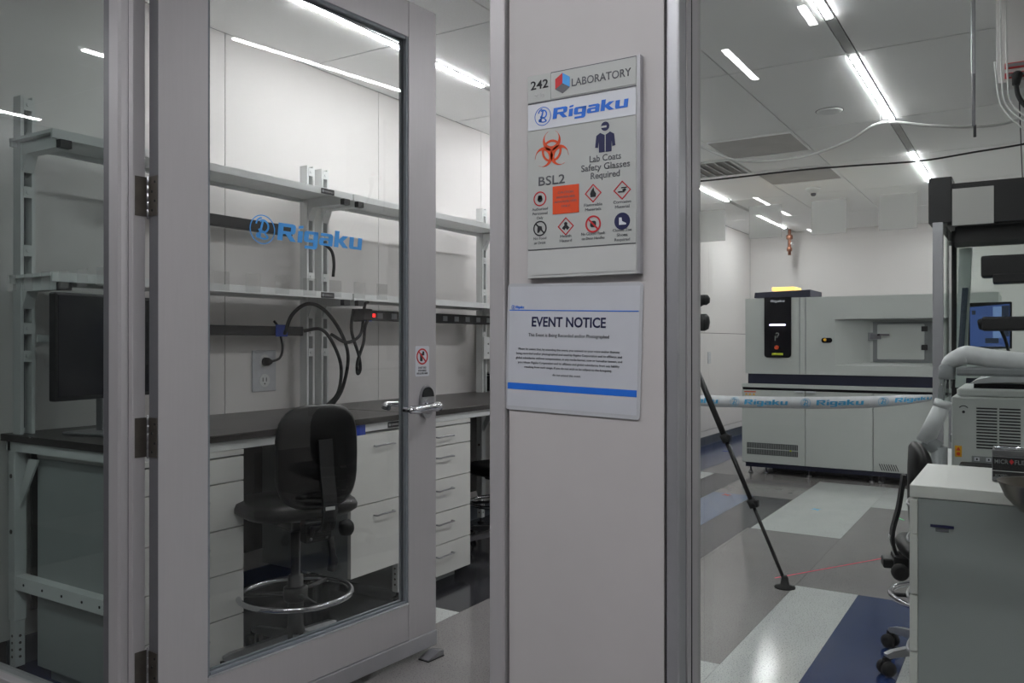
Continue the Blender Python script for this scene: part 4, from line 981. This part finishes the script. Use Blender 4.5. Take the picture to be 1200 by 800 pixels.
# extraction / robot arm
t = thing('jointed_arm', 'white jointed tube arm with grey joints rising over the vented instrument', 'arm', (3.64, .32, .701))
MB().lathe((.0, -.02, 0), [(.05, 0), (.05, .01), (.03, .02), (.03, .09)], 20).build('base', 'robot_grey', t)
MB().tube(spline([(0, -.02, .08), (0, .01, .10), (0, .03, .115)], 5), .03, 16).build('elbow', 'robot_grey', t)
MB().tube([(0, .03, .105), (0, -.035, .262)], [.033, .029], 18).build('lower_tube', 'robot_white', t)
MB().tube([(0, -.028, .245), (0, -.036, .272)], [.0315, .031], 18).build('collar', 'robot_white', t)
MB().tube([(0, -.035, .26), (0, -.045, .365)], [.024, .022], 16).build('clear_sleeve', ACR, t)
for dx in (-.012, .012): MB().tube([(dx, -.035, .26), (dx, -.045, .37)], .003, 6).build('rod', 'satin_steel', t)
MB().lathe((0, -.047, .355), [(.028, 0), (.03, .01), (.028, .05), (.02, .06)], 18).build('joint_cap', 'robot_grey', t)
MB().tube(spline([(0, -.04, .405), (0, -.06, .425), (.0, -.10, .445), (0, -.125, .45), (0, -.2, .437), (0, -.3, .425), (0, -.45, .405)], 5), [.018, .02, .022, .024, .026, .028, .030, .032, .033, .034] + [.036] * 21, 18).build('upper_tube', 'robot_white', t)
MB().box(-.03, .03, -.4, -.08, .37, .405, .01).build('underside_trim', 'robot_grey', t)

# things on the pedestal
t = thing('glove_box', 'dark box of disposable gloves on the pedestal top', 'glove box', (2.60, .086, .8235), -90)
MB().box(0, .24, 0, .12, 0, .068, .002).build('carton', 'aluminium_dark', t)
B('dark_panel', 'black_plastic', t, .002, .238, -.0006, 0, .012, .066)
text(t, 'MICR', .016, .006, .049, -.0012, 'robot_grey', 'LEFT', width=.032, bold=.01); MB().prism([(.040, .055), (.0455, .0625), (.051, .055), (.0455, .0475)], -.0012, -.0006).build('emblem', 'ink_red', t)
text(t, 'FLEX', .016, .053, .049, -.0012, 'robot_grey', 'LEFT', width=.034, bold=.01)
text(t, 'XCEED', .012, .006, .012, -.0012, 'robot_grey', 'LEFT', width=.03)
MB().box(.0, .24, -.0008, 0, .028, .030).build('rule', 'sign_grey', t)
t = thing('instrument_tray', 'shallow steel tray lying on top of the glove box', 'tray', (2.61, .082, .893), -90)
b = MB(); b.box(0, .22, 0, .1, 0, .003); b.box(0, .22, -.004, 0, 0, .014); b.box(0, .22, .1, .104, 0, .014); b.box(-.004, 0, -.004, .104, 0, .014); b.build('pan', 'satin_steel', t)
MB().tube([(.0, .03, .018), (.2, .05, .018)], .004, 6).build('rod', 'chrome', t)

t = thing('reflection_bowl', 'metal bowl on a stand, standing in for a glass reflection, cut by the right edge of the picture', 'bowl', (2.30, -.03, 0))  # bowl and stand made up for a likely reflection in the glass
MB().lathe((0, 0, .79), [(.015, 0), (.05, .012), (.08, .045), (.094, .078), (.097, .082), (.091, .08), (.075, .048), (.045, .018), (.01, .008)], 40).build('bowl', 'bowl_steel', t)
MB().tube([(0, 0, .03), (0, 0, .79)], .01, 12).build('pole', 'satin_steel', t)
MB().lathe((0, 0, 0), [(.11, 0), (.11, .012), (.03, .025), (.012, .035)], 28).build('foot', 'satin_steel', t)

# ================================================================== MARKS ON THE FLOOR
tag(MB().box(4.0, 5.5, -.002, .002, 0, .0012).build('floor_line', 'pink'), 'thin pink line stuck across the floor from tripod foot to stool', 'floor line')
fl = bpy.data.objects['floor_line']; p0 = Vector((4.286, 1.099, .0003)); p1 = Vector((5.09, .635, .0003))
me = MB(); dd = (p1 - p0); L_ = dd.length; me.box(0, L_, -.0035, .0035, 0, .001); bpy.data.objects.remove(fl)
o = me.build('floor_line', 'pink'); o.location = p0; o.rotation_euler = (0, 0, math.atan2(dd.y, dd.x)); tag(o, 'thin pink line across the floor between tripod foot and stool', 'floor line')
def mark(x, y, m, label, cross=True):
    b = MB(); b.box(-.04, .04, -.006, .006, 0, .001); 
    if cross: b.box(-.006, .006, -.035, .035, .0002, .0012)
    o = b.build('floor_mark', m); o.location = (x, y, .0003); o.rotation_euler = (0, 0, .6); tag(o, label, 'floor mark')
mark(6.42, 2.02, 'ink_orange', 'orange tape mark on the bluish floor stripe left of the tripod leg')
mark(6.2, 1.30, 'tape_blue', 'small blue tape cross on the pale floor sheet')
mark(6.17, .74, 'green', 'small green tape mark beside the black stool backrest', False)
mark(9.0, 2.85, 'painters_blue', 'blue tape mark by the far wall left of the instrument')
